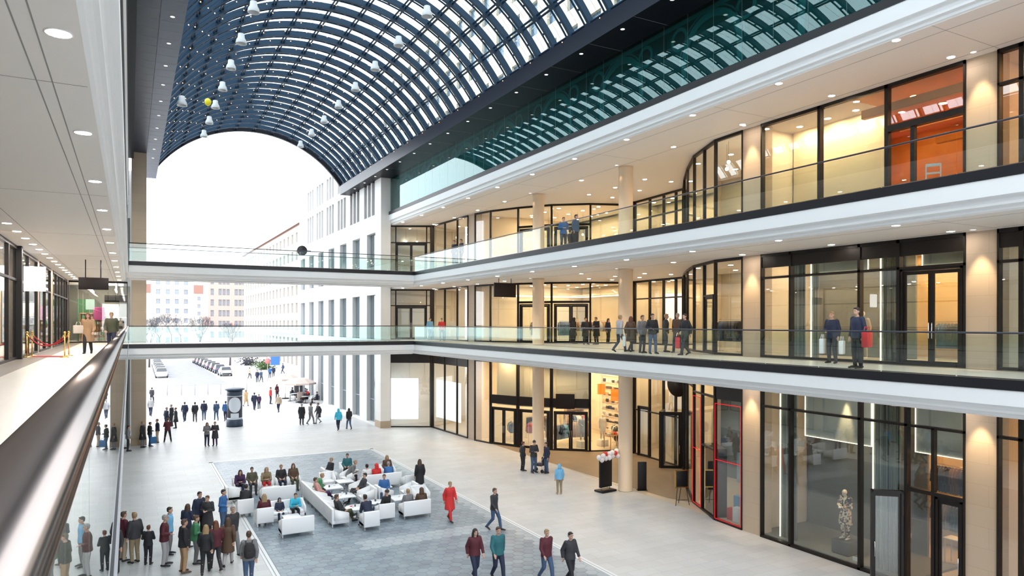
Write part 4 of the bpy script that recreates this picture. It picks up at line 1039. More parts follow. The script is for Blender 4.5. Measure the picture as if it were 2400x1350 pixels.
def pose_set(p):
    if p in POSE: return POSE[p]
    k = skeleton(p)
    bm_ = fuse(body_mb(k), 'body_' + p, .0095, 3)
    sk = pmat('skin', SKIN, .55); clear_mats(bm_, sk, M['eye'])
    b = bmesh.new(); b.from_mesh(bm_)
    for s in (-1, 1):       # eyes and brows
        r_ = bmesh.ops.create_uvsphere(b, u_segments=8, v_segments=6, radius=1.0, matrix=Matrix.Translation(k['hed'] + V(.030 * s, .080, .018)) @ Matrix.Diagonal((.012, .010, .008, 1)))
        for f in {f for v in r_['verts'] for f in v.link_faces}: f.material_index = 1
        r_ = bmesh.ops.create_uvsphere(b, u_segments=8, v_segments=4, radius=1.0, matrix=Matrix.Translation(k['hed'] + V(.031 * s, .084, .040)) @ Matrix.Diagonal((.019, .007, .004, 1)))
        for f in {f for v in r_['verts'] for f in v.link_faces}: f.material_index = 1
    b.to_mesh(bm_); b.free()
    dflt = M['black']
    d = dict(k=k, body=bm_, jacket=clear_mats(fuse(jacket_mb(k, False), 'jacket_' + p, .016, 5), dflt), coat=clear_mats(fuse(jacket_mb(k, True), 'coat_' + p, .016, 5), dflt),
             trousers=clear_mats(fuse(trousers_mb(k), 'trousers_' + p, .015, 4), dflt), shoes=[clear_mats(fuse(shoe_mb(k, n), 'shoe_' + p, .010, 3), dflt) for n in 'RL'])
    POSE[p] = d; return d
def hair_mesh(kind):
    mb = MB()
    if kind == 'short':
        mb.ball((0, -.020, .045), 1.0, 0, 16, (.083, .094, .086)); mb.ball((0, -.05, -.005), 1.0, 0, 12, (.076, .058, .065)); mb.tube([(-.05, .062, .092), (0, .078, .10), (.05, .062, .092)], [.014, .018, .014], 8)
    elif kind == 'long':
        mb.ball((0, -.018, .042), 1.0, 0, 16, (.087, .098, .092)); mb.tube([(0, -.05, .03), (0, -.07, -.08), (0, -.08, -.20), (0, -.085, -.28)], [(.088, .062), (.10, .056), (.11, .046), (.08, .03)], 14)
        for s in (-1, 1): mb.tube([(.07 * s, .0, .03), (.085 * s, .0, -.08), (.085 * s, -.01, -.17)], [.028, .03, .02], 8)
    elif kind == 'bun':
        mb.ball((0, -.020, .045), 1.0, 0, 16, (.082, .094, .086)); mb.ball((0, -.06, .0), 1.0, 0, 12, (.07, .05, .06)); mb.ball((0, -.115, .07), .042, 0, 10)
    elif kind == 'hat':
        mb.ball((0, -.012, .055), 1.0, 0, 16, (.089, .104, .088)); mb.tube([(0, -.012, .03), (0, -.012, .06)], [(.092, .106), (.09, .104)], 16); mb.ball((0, -.012, .145), .022, 0, 8)
    elif kind == 'hood':
        mb.ball((0, -.03, .035), 1.0, 0, 16, (.102, .108, .108)); mb.tube([(0, -.07, .0), (0, -.06, -.13)], [(.10, .07), (.12, .08)], 12)
    return clear_mats(fuse(mb, 'hair_' + kind, .010, 4), M['black'])
HAIR = {}
C_ = dict(black=(.012, .012, .016), charcoal=(.03, .03, .036), navy=(.014, .02, .05), maroon=(.085, .012, .022), red=(.60, .03, .03), brown=(.09, .05, .03), tan=(.36, .22, .12), beige=(.45, .36, .26), khaki=(.26, .20, .12), olive=(.07, .07, .04),
          green=(.05, .22, .10), grey=(.17, .17, .18), ltgrey=(.38, .37, .38), white=(.7, .7, .7), blue=(.03, .12, .32), ltblue=(.16, .40, .62), cyan=(.05, .48, .68), denim=(.05, .09, .17), purple=(.06, .025, .08), teal=(.02, .12, .14), pink=(.55, .28, .26), sand=(.45, .28, .14))
HC = dict(dark=(.018, .012, .010), brown=(.07, .038, .022), fair=(.30, .20, .10), grey=(.28, .27, .26), auburn=(.12, .04, .02))
PEOPLE = {}
def person(x, y, z, head, pose, h, top, leg, hair, hc, label, coat=False, group=None, shoe='black', key=None):
    d = pose_set(pose); 
    if hair and hair not in HAIR: HAIR[hair] = hair_mesh(hair)
    def mk(name, me, m, parent=None):
        o = bpy.data.objects.new(name, me); COL.objects.link(o)
        if m is not None: o.material_slots[0].link = 'OBJECT'; o.material_slots[0].material = m
        if parent: o.parent = parent
        return o
    root = mk('person', d['body'], None)
    root.location = (x, y, z); root.rotation_euler.z = -R(head); s = h / 1.75; root.scale = (s, s, s)
    tag(root, label, 'person', group)
    mk('coat' if coat else 'jacket', d['coat' if coat else 'jacket'], pmat('cloth', C_[top]), root)
    mk('trousers', d['trousers'], pmat('cloth', C_[leg]), root)
    for sm in d['shoes']: mk('shoe', sm, pmat('leather', C_[shoe], .5), root)
    if hair:
        o = mk('hood' if hair == 'hood' else ('hat' if hair == 'hat' else 'hair'), HAIR[hair], pmat('cloth', C_[top]) if hair == 'hood' else pmat('hair', HC.get(hc) or C_[hc], .6), root); o.location = d['k']['hed']
    if key: PEOPLE[key] = root
    return root
def pp(x, y, *a, z=0.0, **kw): return person(x, y, z, *a, **kw)
def bag(x, y, z, rz, m, w, h, dpt, label, cat='bag', handle=True, name='shopping_bag'):
    t = empty(name, (x, y, z), rz, label, cat, None); b = MB()
    b.rbox(-w / 2, w / 2, -dpt / 2, dpt / 2, 0, h, min(.03, dpt * .2)); b.build('bag_body', m, t)
    if handle:
        b = MB()
        for s in (-1, 1): b.tube([(-w * .25, s * dpt * .3, h - .01), (-w * .15, s * dpt * .2, h + .14), (w * .15, s * dpt * .2, h + .14), (w * .25, s * dpt * .3, h - .01)], .008, 6)
        b.build('handle', m, t)
    return t
AW, TW = 0, 180     # facing away from / towards the camera end of the hall
# --- crowd at the left, below the near railing
pp(-0.21, 28.56, 60, 'stand2', 1.78, 'maroon', 'beige', 'short', 'brown', 'person in maroon jacket and beige trousers, leftmost of the crowd near the railing')
pp(0.16, 28.16, 330, 'stand', 1.80, 'charcoal', 'khaki', 'short', 'fair', 'person in charcoal jacket and khaki trousers beside the maroon jacket at far left')
pp(0.57, 27.74, 20, 'fold', 1.40, 'black', 'black', 'short', 'auburn', 'short person in black between the two maroon jackets')
pp(1.06, 27.33, 100, 'stand2', 1.80, 'maroon', 'ltgrey', 'short', 'grey', 'person in maroon jacket and pale grey trousers, second maroon jacket from the left')
pp(1.26, 28.61, 110, 'stand', 1.75, 'ltblue', 'grey', 'short', 'dark', 'person in light blue jacket behind the second maroon jacket')
pp(1.6, 26.28, 75, 'stand', 1.83, 'black', 'tan', 'short', 'brown', 'person in black jacket and tan trousers standing at bottom left', shoe='brown')
pp(2.03, 27.06, 90, 'stand2', 1.72, 'green', 'grey', 'short', 'brown', 'person in green jacket right behind the tan trousers')
pp(1.89, 29.1, 40, 'fold', 1.68, 'navy', 'charcoal', 'long', 'brown', 'person in navy with long brown hair behind the green jacket')
pp(2.42, 30.44, 150, 'stand', 1.80, 'navy', 'black', 'short', 'dark', 'tall person in navy at the back of the left crowd')
pp(2.7, 30.04, 210, 'fold', 1.72, 'charcoal', 'charcoal', 'short', 'brown', 'person in charcoal facing the tall navy person', coat=True)
pp(2.25, 25.75, 10, 'walkA', 1.68, 'black', 'black', 'long', 'fair', 'person in black with long fair hair walking at bottom left')
pp(2.59, 25.98, 350, 'walkB', 1.72, 'maroon', 'charcoal', 'long', 'auburn', 'person in maroon with long auburn hair walking beside the fair hair')
pp(3.0, 26.24, 15, 'walkA', 1.70, 'brown', 'ltgrey', 'long', 'brown', 'person in brown jacket and pale trousers behind the auburn hair', coat=True)
pp(3.29, 27.41, 160, 'walkB', 1.82, 'charcoal', 'grey', 'short', 'grey', 'grey-haired person in charcoal jacket and grey trousers beside the white armchairs')
pp(3.31, 30.61, 120, 'stand2', 1.75, 'blue', 'denim', 'short', 'dark', 'person in blue jacket standing by the leftmost armchair')
pp(3.36, 23.89, 5, 'walkA', 1.80, 'grey', 'denim', 'short', 'brown', 'person in grey jacket and jeans wearing a dark backpack at the bottom edge', key='pack')
pp(-0.94, 27.23, 40, 'stand2', 1.78, 'blue', 'grey', 'short', 'brown', 'person in blue seen through the near glass panel at bottom left')
pp(-0.45, 27.28, 200, 'stand', 1.74, 'charcoal', 'charcoal', 'long', 'brown', 'person in dark clothes with long hair behind the near glass panel')
# --- groups at the far left by the stone pillar
pp(-0.1, 52.82, 90, 'stand', 1.72, 'grey', 'charcoal', 'short', 'dark', 'person in grey leaning by the left stone pillar')
pp(0.76, 53.99, 110, 'stand', 1.80, 'black', 'grey', 'short', 'fair', 'person in long black coat in front of the left stone pillar', coat=True)
pp(1.2, 54.13, 70, 'stand2', 1.70, 'black', 'denim', 'short', 'brown', 'person in black holding a blue bag near the left stone pillar', key='bluebag')
pp(1.72, 55.61, 260, 'stand', 1.70, 'navy', 'beige', 'short', 'auburn', 'person in navy jacket and beige trousers right of the blue bag')
pp(2.37, 55.67, 0, 'wide', 1.72, 'maroon', 'black', 'short', 'brown', 'person in maroon jacket standing with legs apart left of the walkers')
pp(2.54, 61.91, 60, 'stand', 1.82, 'navy', 'navy', 'short', 'grey', 'person in navy standing behind the legs-apart person')
pp(2.99, 63.75, 300, 'stand2', 1.84, 'black', 'black', 'short', 'grey', 'tall grey-haired person in black behind the legs-apart person')
pp(3.24, 62.56, 280, 'stand', 1.68, 'black', 'black', 'bun', 'auburn', 'person in black with a bun at the right of the far left group', coat=True)
pp(2.03, 82.85, 20, 'walkA', 1.70, 'charcoal', 'navy', 'short', 'dark', 'distant person in charcoal walking just right of the left pillar')
pp(1.65, 71.59, 10, 'walkB', 1.72, 'ltgrey', 'navy', 'short', 'grey', 'distant person in pale grey jacket just right of the left pillar')
for i, (x0, y0, p_, c_, l_, w_) in enumerate(((4.12, 66.24, 'walkA', 'navy', 'navy', 'first from the left'), (4.87, 65.56, 'walkB', 'black', 'charcoal', 'second from the left'), (5.64, 66.34, 'walkA', 'navy', 'denim', 'third from the left'), (6.58, 65.84, 'walkB', 'denim', 'denim', 'fourth from the left'), (7.26, 65.18, 'walkA', 'blue', 'navy', 'fifth, beside the advertising column'))):
    pp(x0, y0, AW + 5 * (i % 3 - 1), p_, 1.72 + .02 * (i % 3), c_, l_, 'short', 'dark', 'walker in dark jacket in the row of five walking away, %s' % w_)
pp(4.65, 52.49, 170, 'fold', 1.66, 'grey', 'navy', 'long', 'auburn', 'auburn-haired person in grey jacket of the couple before the advertising column')
pp(5.16, 52.41, 200, 'fold', 1.70, 'charcoal', 'purple', 'short', 'brown', 'person in long charcoal coat of the couple before the advertising column', coat=True)
pp(10.3, 75.54, 40, 'walkA', 1.70, 'sand', 'beige', 'short', 'fair', 'person in sand-coloured coat walking right behind the advertising column', coat=True)
pp(10.58, 71.84, 20, 'walkB', 1.74, 'navy', 'navy', 'short', 'dark', 'person in navy of the distant pair in the middle of the plaza')
pp(11.2, 73.06, 340, 'stand', 1.45, 'purple', 'navy', 'short', 'brown', 'child in purple beside the distant navy person')
pp(12.9, 76.73, 90, 'stand', 1.78, 'red', 'navy', 'short', 'brown', 'distant person in red top and navy trousers standing alone')
pp(12.35, 69.07, 350, 'walkA', 1.72, 'beige', 'navy', 'short', 'grey', 'person in beige jacket and navy trousers walking away')
pp(14.32, 81.11, 150, 'stand2', 1.68, 'maroon', 'charcoal', 'long', 'dark', 'distant person in maroon just beyond the beige jacket')
pp(12.54, 59.81, 20, 'stand', 1.78, 'black', 'black', 'short', 'grey', 'person in long black coat standing in front of the café', coat=True)
pp(13.25, 59.71, 60, 'walkA', 1.78, 'grey', 'grey', 'short', 'brown', 'person in grey walking by the café with a dark-coated companion')
pp(13.93, 59.92, 250, 'walkB', 1.76, 'charcoal', 'ltgrey', 'short', 'brown', 'person in dark coat and pale trousers beside the grey walker', coat=True)
pp(14.44, 55.38, AW, 'walkA', 1.74, 'cyan', 'navy', 'hood', 'dark', 'person in bright blue hooded jacket walking away by the shop windows')
pp(15.3, 55.43, AW - 4, 'walkB', 1.72, 'black', 'denim', 'long', 'dark', 'long-haired person in black jacket walking beside the bright blue jacket')
for i, (x0, y0, hd, c_, lab) in enumerate(((16.3, 76.2, 250, 'charcoal', 'seated café guest in charcoal, nearest the menu board'), (16.95, 78.5, 240, 'red', 'seated café guest in red'), (17.0, 79.6, 280, 'blue', 'seated café guest in blue by the wall'), (17.19, 74.93, 300, 'navy', 'seated café guest in navy at the right end'), (16.08, 81.19, 80, 'navy', 'seated café guest in navy left of the menu board'))):
    pp(x0, y0, hd, 'sit', 1.72, c_, 'black', 'short', 'dark', lab)
    x, y = x0, y0; a = -R(hd)
    t = empty('cafe_chair', (x, y, 0), a, 'dark wicker café chair under the %s' % lab.replace('seated ', ''), 'chair', 'café chairs')
    b = MB(); b.rbox(-.24, .24, -.24, .22, .36, .41, .02); b.build('seat', 'wicker', t)
    b = MB(); b.rbox(-.24, .24, -.30, -.25, .40, .85, .02); b.build('backrest', 'wicker', t)
    for sx in (-.2, .2):
        for sy in (-.24, .18): b = MB(); b.tube([(sx, sy, 0), (sx, sy, .37)], .015, 6); b.build('leg', 'chrome', t)
for i, (x0, y0, c_) in enumerate(((15.91, 112.67, 'beige'), (15.96, 105.7, 'navy'), (16.44, 105.45, 'denim'), (18.93, 112.99, 'blue'), (19.7, 114.52, 'navy'), (22.4, 121.5, 'denim'))):
    pp(x0, y0, (40, 200, 160, 0, 20, 300)[i], ('walkA', 'stand', 'walkB', 'stand2', 'stand', 'walkA')[i], 1.74, c_, 'navy', 'short', 'dark', 'tiny distant street walker in %s, %s' % (c_ if c_ != 'denim' else 'grey-blue', ('leftmost by the silver car', 'second by the silver car', 'third by the silver car', 'below the blue street sign', 'right of the blue street sign', 'rightmost before the white building')[i]))
# --- middle of the plaza
pp(12.66, 32.99, AW, 'stand', 1.72, 'black', 'black', 'long', 'brown', 'long-haired person in black standing at the edge of the seating', coat=True)
pp(12.02, 27.77, 175, 'walkA', 1.72, 'red', 'red', 'short', 'fair', 'person dressed all in red walking right of the seating', coat=True)
pp(13.1, 25.72, 150, 'walkB', 1.74, 'charcoal', 'denim', 'short', 'brown', 'person in charcoal walking right of the person in red')
pp(9.96, 20.95, TW, 'walkA', 1.74, 'maroon', 'navy', 'long', 'dark', 'person in dark maroon jacket, left of the couple at the bottom edge')
pp(10.63, 20.59, TW + 5, 'walkB', 1.80, 'teal', 'navy', 'short', 'brown', 'person in dark teal jacket, right of the couple at the bottom edge')
pp(11.99, 19.78, TW, 'walkB', 1.74, 'maroon', 'denim', 'short', 'fair', 'person in maroon top walking at the bottom edge below the advertising easel')
pp(12.51, 19.16, TW - 4, 'walkA', 1.74, 'charcoal', 'black', 'short', 'dark', 'person in charcoal walking at the bottom edge, right of the maroon top')
pp(19.79, 35.27, 90, 'stand', 1.70, 'black', 'black', 'short', 'auburn', 'person in black, left of the trio by the round column')
pp(20.12, 34.58, 180, 'fold', 1.86, 'charcoal', 'denim', 'hat', 'charcoal', 'tallest person of the trio by the round column, in charcoal')
pp(20.7, 34.14, 270, 'stand', 1.76, 'navy', 'denim', 'short', 'dark', 'person in navy, right of the trio by the round column')
pp(18.73, 29.66, 20, 'stand', 1.50, 'ltblue', 'khaki', 'hood', 'fair', 'child in light blue hooded jacket on the pale paving', shoe='tan')
# --- right gallery, first floor
for i, (x0, y0, hd, p_, h_, c_, l_, ha, hc, lab, ct) in enumerate((
    (20.6, 15.64, 260, 'stand2', 1.74, 'navy', 'charcoal', 'short', 'fair', 'person in navy carrying white bags on the first-floor gallery', False), (18.93, 13.51, 280, 'stand', 1.82, 'navy', 'black', 'short', 'dark', 'person in dark blue with a red bag on the first-floor gallery', False),
    (19.7, 26.07, 90, 'walkA', 1.72, 'ltgrey', 'navy', 'short', 'fair', 'person in pale jacket left of the round column, first-floor gallery', False), (20.16, 25.85, 70, 'walkB', 1.66, 'brown', 'black', 'long', 'auburn', 'person with auburn hair right of the round column, first-floor gallery', True), (20.04, 24.88, 180, 'stand', 1.70, 'grey', 'charcoal', 'short', 'brown', 'person in grey of the first-floor gallery group', False),
    (19.88, 23.99, 200, 'stand2', 1.76, 'black', 'denim', 'short', 'dark', 'person in black and jeans in the first-floor gallery group', False), (21.61, 25.13, 130, 'stand', 1.78, 'charcoal', 'charcoal', 'short', 'fair', 'fair-haired person in charcoal in the first-floor gallery group', False), (21.47, 24.17, 240, 'walkA', 1.80, 'brown', 'black', 'short', 'grey', 'person in brown at the right of the first-floor gallery group', False), (20.05, 22.12, 270, 'walkB', 1.74, 'black', 'black', 'short', 'dark', 'person in black with a red bag near the bay window, first floor', False),
    (25.23, 38.23, 100, 'stand', 1.72, 'black', 'black', 'long', 'dark', 'person in black between the round columns, leftmost, first floor', True), (24.87, 36.39, 200, 'stand2', 1.70, 'charcoal', 'black', 'short', 'dark', 'person in charcoal between the round columns, middle, first floor', True), (25.5, 36.1, 260, 'fold', 1.74, 'black', 'black', 'short', 'brown', 'person in black between the round columns, right, first floor', True), (27.24, 37.28, 160, 'stand', 1.66, 'navy', 'black', 'long', 'brown', 'person in navy just left of the nearer round column, first floor', False),
    (20.7, 51.76, 180, 'stand', 1.74, 'ltblue', 'navy', 'short', 'dark', 'person in light blue at the far corner of the first-floor gallery', False), (20.48, 48.91, 190, 'stand2', 1.70, 'red', 'charcoal', 'short', 'brown', 'person in red at the far corner of the first-floor gallery', False))):
    x, y = x0, y0; person(x, y, L1, hd, p_, h_, c_, l_, ha, hc, lab, coat=ct, key='g%d' % i)
# second floor and left gallery
for (x, y, hd, p_, c_, l_, ha, hc, lab) in ((19.0, 43.2, 250, 'stand', 'black', 'black', 'short', 'auburn', 'auburn-haired person in black leaning at the second-floor railing'), (19.1, 42.3, 270, 'stand2', 'charcoal', 'black', 'short', 'brown', 'person in charcoal beside the auburn hair at the second-floor railing'), (20.9, 31.9, 90, 'sit', 'black', 'black', 'short', 'dark', 'dark figure seated between the round columns on the second floor'), (19.8, 31.0, 200, 'fold', 'blue', 'navy', 'short', 'brown', 'person in blue between the round columns on the second floor'), (19.9, 30.0, 160, 'stand', 'denim', 'charcoal', 'short', 'dark', 'person in grey-blue next to the blue jacket on the second floor')):
    person(x, y, L2, hd, p_, 1.74, c_, l_, ha, hc, lab)
person(-1.54, 34.4, L1, 185, 'walkA', 1.74, 'tan', 'black', 'long', 'auburn', 'person in tan coat with black tights walking in the left gallery', coat=True, key='tanlady')
person(-.72, 36.0, L1, 180, 'walkB', 1.80, 'olive', 'navy', 'short', 'fair', 'person in brown jacket walking close to the left railing')
# carried bags
def near(key, dx, dy, dz):
    o = PEOPLE[key]; a = o.rotation_euler.z; s = o.scale.x
    return (o.location.x + s * (dx * math.cos(a) - dy * math.sin(a)), o.location.y + s * (dx * math.sin(a) + dy * math.cos(a)), o.location.z + s * dz)
M['bagblue'] = mat('blue_bag', (.02, .12, .30), .6); M['bagwhite'] = mat('white_bag', (.75, .75, .76), .5); M['bagred'] = mat('red_bag', (.62, .02, .03), .5); M['packblack'] = mat('backpack_black', (.02, .018, .02), .8); M['bagcream'] = mat('cream_bag', (.6, .52, .45), .6)
bag(*near('bluebag', .30, .10, .25), .5, 'bagblue', .45, .45, .18, 'large blue shopping bag carried near the left stone pillar')
bag(*near('g0', .30, .05, .33), .4, 'bagwhite', .38, .50, .14, 'white carrier bag held on the first-floor gallery, left one'); bag(*near('g0', -.36, .05, .33), .4, 'bagwhite', .34, .44, .14, 'white carrier bag held on the first-floor gallery, right one')
bag(*near('g1', -.36, .02, .62), .3, 'bagred', .40, .46, .2, 'red bag hanging from the dark blue jacket on the first-floor gallery'); bag(*near('g8', .34, .1, .30), .9, 'bagred', .44, .46, .18, 'red carrier bag near the bay window on the first floor'); bag(*near('g2', .33, .0, .3), .9, 'bagwhite', .3, .45, .14, 'pale carrier bag left of the round column on the first floor')
bag(*near('tanlady', .34, .06, .88), .3, 'bagcream', .38, .34, .14, 'cream handbag on the arm of the tan coat')
t = empty('backpack', near('pack', 0, -.25, .98), -R(5), 'dark backpack on the back of the jeans walker', 'backpack')
b = MB(); b.tube([(0, 0, 0), (0, -.01, .05), (0, -.02, .22), (0, -.01, .42), (0, .01, .49)], [(.12, .05), (.165, .095), (.17, .105), (.14, .085), (.07, .03)], 16); b.build('pack_body', 'packblack', t)
b = MB(); b.rbox(-.11, .11, -.15, -.09, .06, .24, .025); b.build('front_pocket', 'packblack', t)
for sx in (-.11, .11): b = MB(); b.tube([(sx, .06, .05), (sx * 1.3, .20, .14), (sx * 1.25, .40, .26), (sx, .36, .43), (sx * .9, .20, .49), (sx * .8, .04, .46)], [.014] * 6, 6); b.build('strap', 'packblack', t)
# pram in the trio
x, y = (20.52, 34.63); t = empty('pushchair', (x, y, 0), R(30), 'small dark pushchair between the trio by the round column', 'pushchair')
b = MB(); b.rbox(-.2, .2, -.25, .3, .35, .5, .04); b.rbox(-.2, .2, -.32, -.24, .4, .9, .03); b.build('seat', 'wicker', t)
b = MB(); b.tube([(-.2, .3, .35), (-.2, -.3, .75), (-.2, -.45, 1.0), (.2, -.45, 1.0), (.2, -.3, .75), (.2, .3, .35)], .014, 6); b.tube([(-.2, -.25, .4), (-.22, -.3, .1)], .014, 6); b.tube([(.2, -.25, .4), (.22, -.3, .1)], .014, 6); b.build('frame', 'chrome', t)
for sx in (-.22, .22):
    for sy in (-.3, .32): b = MB(); b.tube([(sx - .02, sy, .1), (sx + .02, sy, .1)], .1, 12); b.build('wheel', 'tyre', t)
# ------------------------------------------------------------------ white seating in the slate field
def make_seat(w):
    t = empty('armchair' if w < 1 else 'sofa'); hw = w / 2
    b = MB(); b.rbox(-hw, hw, -.36, .36, .15, .30, .02); b.build('base', 'chair', t)
    n = 1 if w < 1 else 2
    for i in range(n):
        a = -hw + .09 + (w - .18) / n * i; e = a + (w - .18) / n
        b = MB(); b.rbox(a + .004, e - .004, -.26, .36, .30, .42, .03); b.build('seat_cushion', 'chair', t)
    b = MB(); b.rbox(-hw, hw, -.37, -.26, .16, .78, .02); b.build('backrest', 'chair', t)
    for s in (-1, 1):
        b = MB(); x0, x1 = (s * hw - .09 * s, s * hw); x0, x1 = min(x0, x1), max(x0, x1)
        bm_ = bmesh.new(); pr = [(-.27, .16), (.36, .16), (.36, .56), (-.27, .76)]
        v0 = [bm_.verts.new((x0, y, z)) for y, z in pr]; v1 = [bm_.verts.new((x1, y, z)) for y, z in pr]
        bm_.faces.new(v0[::-1]); bm_.faces.new(v1)
        for i in range(4): bm_.faces.new((v0[i], v0[(i + 1) % 4], v1[(i + 1) % 4], v1[i]))
        bmesh.ops.bevel(bm_, geom=bm_.edges[:], offset=.015, segments=2, affect='EDGES'); b.bm(bm_, 0, True); b.build('arm', 'chair', t)
    for sx in (-hw + .04, hw - .04):
        for sy in (-.33, .32): b = MB(); b.box(sx - .014, sx + .014, sy - .014, sy + .014, .012, .16); lg = b.build('leg', 'chrome', t); b = MB(); b.lathe([(.02, 0), (.02, .012)], (sx, sy, 0), 10); b.build('glide', 'black', lg)
    return t
SEAT = {}
def seat(x, y, head, w, label):
    if w not in SEAT: SEAT[w] = t = make_seat(w)
    else: t = copy_tree(SEAT[w])
    t.location = (x, y, .008); t.rotation_euler.z = -R(head); tag(t, label, 'armchair' if w < 1 else 'sofa', 'white armchairs on the slate paving' if w < 1 else 'white sofas on the slate paving')
    return t
def sitter(x, y, head, pose, h, top, leg, hair, hc, label, dx=0.0, coat=False):
    a = -R(head); return person(x + dx * math.cos(a), y + dx * math.sin(a), .0, head, pose, h, top, leg, hair, hc, label, coat=coat, group='guests on the white seating')
seat(5.86, 28.9, 0, 1.26, 'white sofa seen from behind at the front left of the seating')
seat(5.95, 31.35, 180, 1.50, 'white sofa facing the front left sofa, with the cyan coat on it'); sitter(6.25, 31.3, 180, 'lean', 1.60, 'cyan', 'black', 'short', 'brown', 'person in bright cyan jacket on the left sofa', .0); sitter(5.65, 31.3, 180, 'sit', 1.3, 'navy', 'navy', 'hood', 'dark', 'small hooded child in navy beside the cyan jacket')
seat(6.15, 34.65, 0, 1.55, 'white sofa seen from behind, further back on the left')
for i, (x, c_, l_, ha, hc, ps, lab) in enumerate(((4.75, 'purple', 'navy', 'long', 'dark', 'lean', 'guest in purple at the left end of the back row'), (5.35, 'olive', 'charcoal', 'short', 'dark', 'sit', 'guest in dark olive, second in the back row'), (5.98, 'khaki', 'red', 'hood', 'dark', 'lean', 'hooded guest in khaki with red trousers in the back row'), (6.75, 'black', 'navy', 'short', 'fair', 'sit', 'guest in black, fourth in the back row'), (7.35, 'brown', 'olive', 'long', 'brown', 'sit', 'guest in brown with long hair in the back row'))):
    seat(x, 37.0, 180, .62, 'white armchair under the %s' % lab); sitter(x, 36.98, 180, ps, 1.74, c_, l_, ha, hc, lab)
seat(4.44, 32.85, 0, .68, 'white armchair seen from behind at the left edge of the seating'); sitter(4.44, 32.9, 20, 'lean', 1.76, 'black', 'black', 'short', 'dark', 'person in black leaning forward on the left edge armchair')
seat(4.95, 30.95, 0, .68, 'white armchair just left of the front left sofa'); sitter(4.95, 30.98, 0, 'sit', 1.78, 'maroon', 'black', 'long', 'fair', 'fair-haired person in maroon on the armchair left of the front sofa')
seat(4.3, 35.6, 90, .72, 'white armchair turned sideways at the far left of the seating')
for i in range(8):
    y = 29.42 + .76 * i
    seat(7.68, y, 90, .74, 'white armchair in the long side-on row, %s' % ('front end', 'second from the front', 'third from the front', 'fourth from the front', 'fifth from the front', 'sixth from the front', 'seventh from the front', 'back end')[i])
sitter(7.75, 29.44, 80, 'recline', 1.78, 'charcoal', 'olive', 'short', 'brown', 'person in charcoal on the front end chair of the long row')
sitter(7.75, 34.0, 90, 'lean', 1.74, 'green', 'charcoal', 'short', 'fair', 'person in green near the back of the long row'); sitter(7.75, 33.22, 90, 'recline', 1.74, 'pink', 'purple', 'short', 'brown', 'person in pink top reclining near the back of the long row')
seat(8.68, 28.35, 0, .66, 'white armchair seen from behind at the front centre of the seating'); sitter(8.68, 28.42, 350, 'lean', 1.80, 'navy', 'navy', 'short', 'dark', 'person in navy bending forward on the front centre armchair')
seat(9.62, 29.25, 0, .70, 'white armchair right behind the front centre one'); sitter(9.62, 29.3, 330, 'recline', 1.80, 'black', 'denim', 'hat', 'charcoal', 'person with dark cap reclining behind the front centre armchair')
seat(10.95, 29.15, 0, 1.24, 'white sofa seen from behind at the front right of the seating'); sitter(10.95, 29.2, 0, 'sit', 1.72, 'grey', 'charcoal', 'short', 'fair', 'fair-haired person in grey on the front right sofa', -.32); sitter(10.95, 29.2, 10, 'sit', 1.72, 'brown', 'black', 'hood', 'brown', 'person in brown hood on the front right sofa', .30)
for i in range(3): seat(9.75, 32.2 + .78 * i, 270, .74, 'white armchair facing the long row, %s' % ('nearest of three', 'middle of three', 'farthest of three')[i])
sitter(9.72, 32.98, 270, 'recline', 1.78, 'charcoal', 'charcoal', 'short', 'dark', 'person in charcoal stretched out opposite the long row')
seat(10.6, 32.3, 90, .74, 'white armchair beside the person in blue and orange'); sitter(10.6, 32.3, 200, 'sit', 1.74, 'blue', 'denim', 'short', 'brown', 'person in blue facing left in the middle of the seating')
seat(11.35, 35.1, 0, 2.0, 'long white sofa seen from behind at the back right'); sitter(11.35, 35.15, 0, 'sit', 1.74, 'red', 'black', 'hood', 'red', 'person in bright red hood on the long back right sofa', -.25); sitter(11.35, 35.15, 10, 'lean', 1.70, 'blue', 'black', 'short', 'grey', 'person in blue on the right end of the long back right sofa', .45); sitter(11.35, 35.15, 0, 'sit', 1.76, 'white', 'beige', 'short', 'dark', 'short-haired person in white shirt on the left end of the long sofa', -.75)
seat(12.3, 36.9, 180, .74, 'white armchair facing the long back right sofa'); sitter(12.3, 36.9, 180, 'sit', 1.74, 'brown', 'charcoal', 'long', 'fair', 'fair-haired person in brown facing the long sofa')
seat(12.55, 34.1, 0, .74, 'white armchair at the right edge of the seating'); seat(11.8, 32.2, 270, .74, 'white armchair in the right middle of the seating'); seat(12.0, 31.2, 180, .74, 'white armchair behind the front right sofa')
seat(9.3, 37.6, 90, .74, 'white armchair at the back under the dark reader'); sitter(9.3, 37.6, 250, 'recline', 1.76, 'black', 'charcoal', 'short', 'fair', 'person in black reclining at the back centre of the seating')
seat(10.5, 38.4, 180, .74, 'white armchair at the very back of the seating'); sitter(10.5, 38.4, 200, 'sit', 1.74, 'teal', 'black', 'short', 'dark', 'person in teal at the very back of the seating')
seat(10.1, 36.6, 250, .74, 'white armchair under the leaning grey jumper'); sitter(10.1, 36.6, 120, 'lean', 1.74, 'grey', 'black', 'short', 'fair', 'person in grey jumper leaning forward at the back')
seat(8.9, 36.3, 180, .74, 'white armchair with empty seat at the back centre')
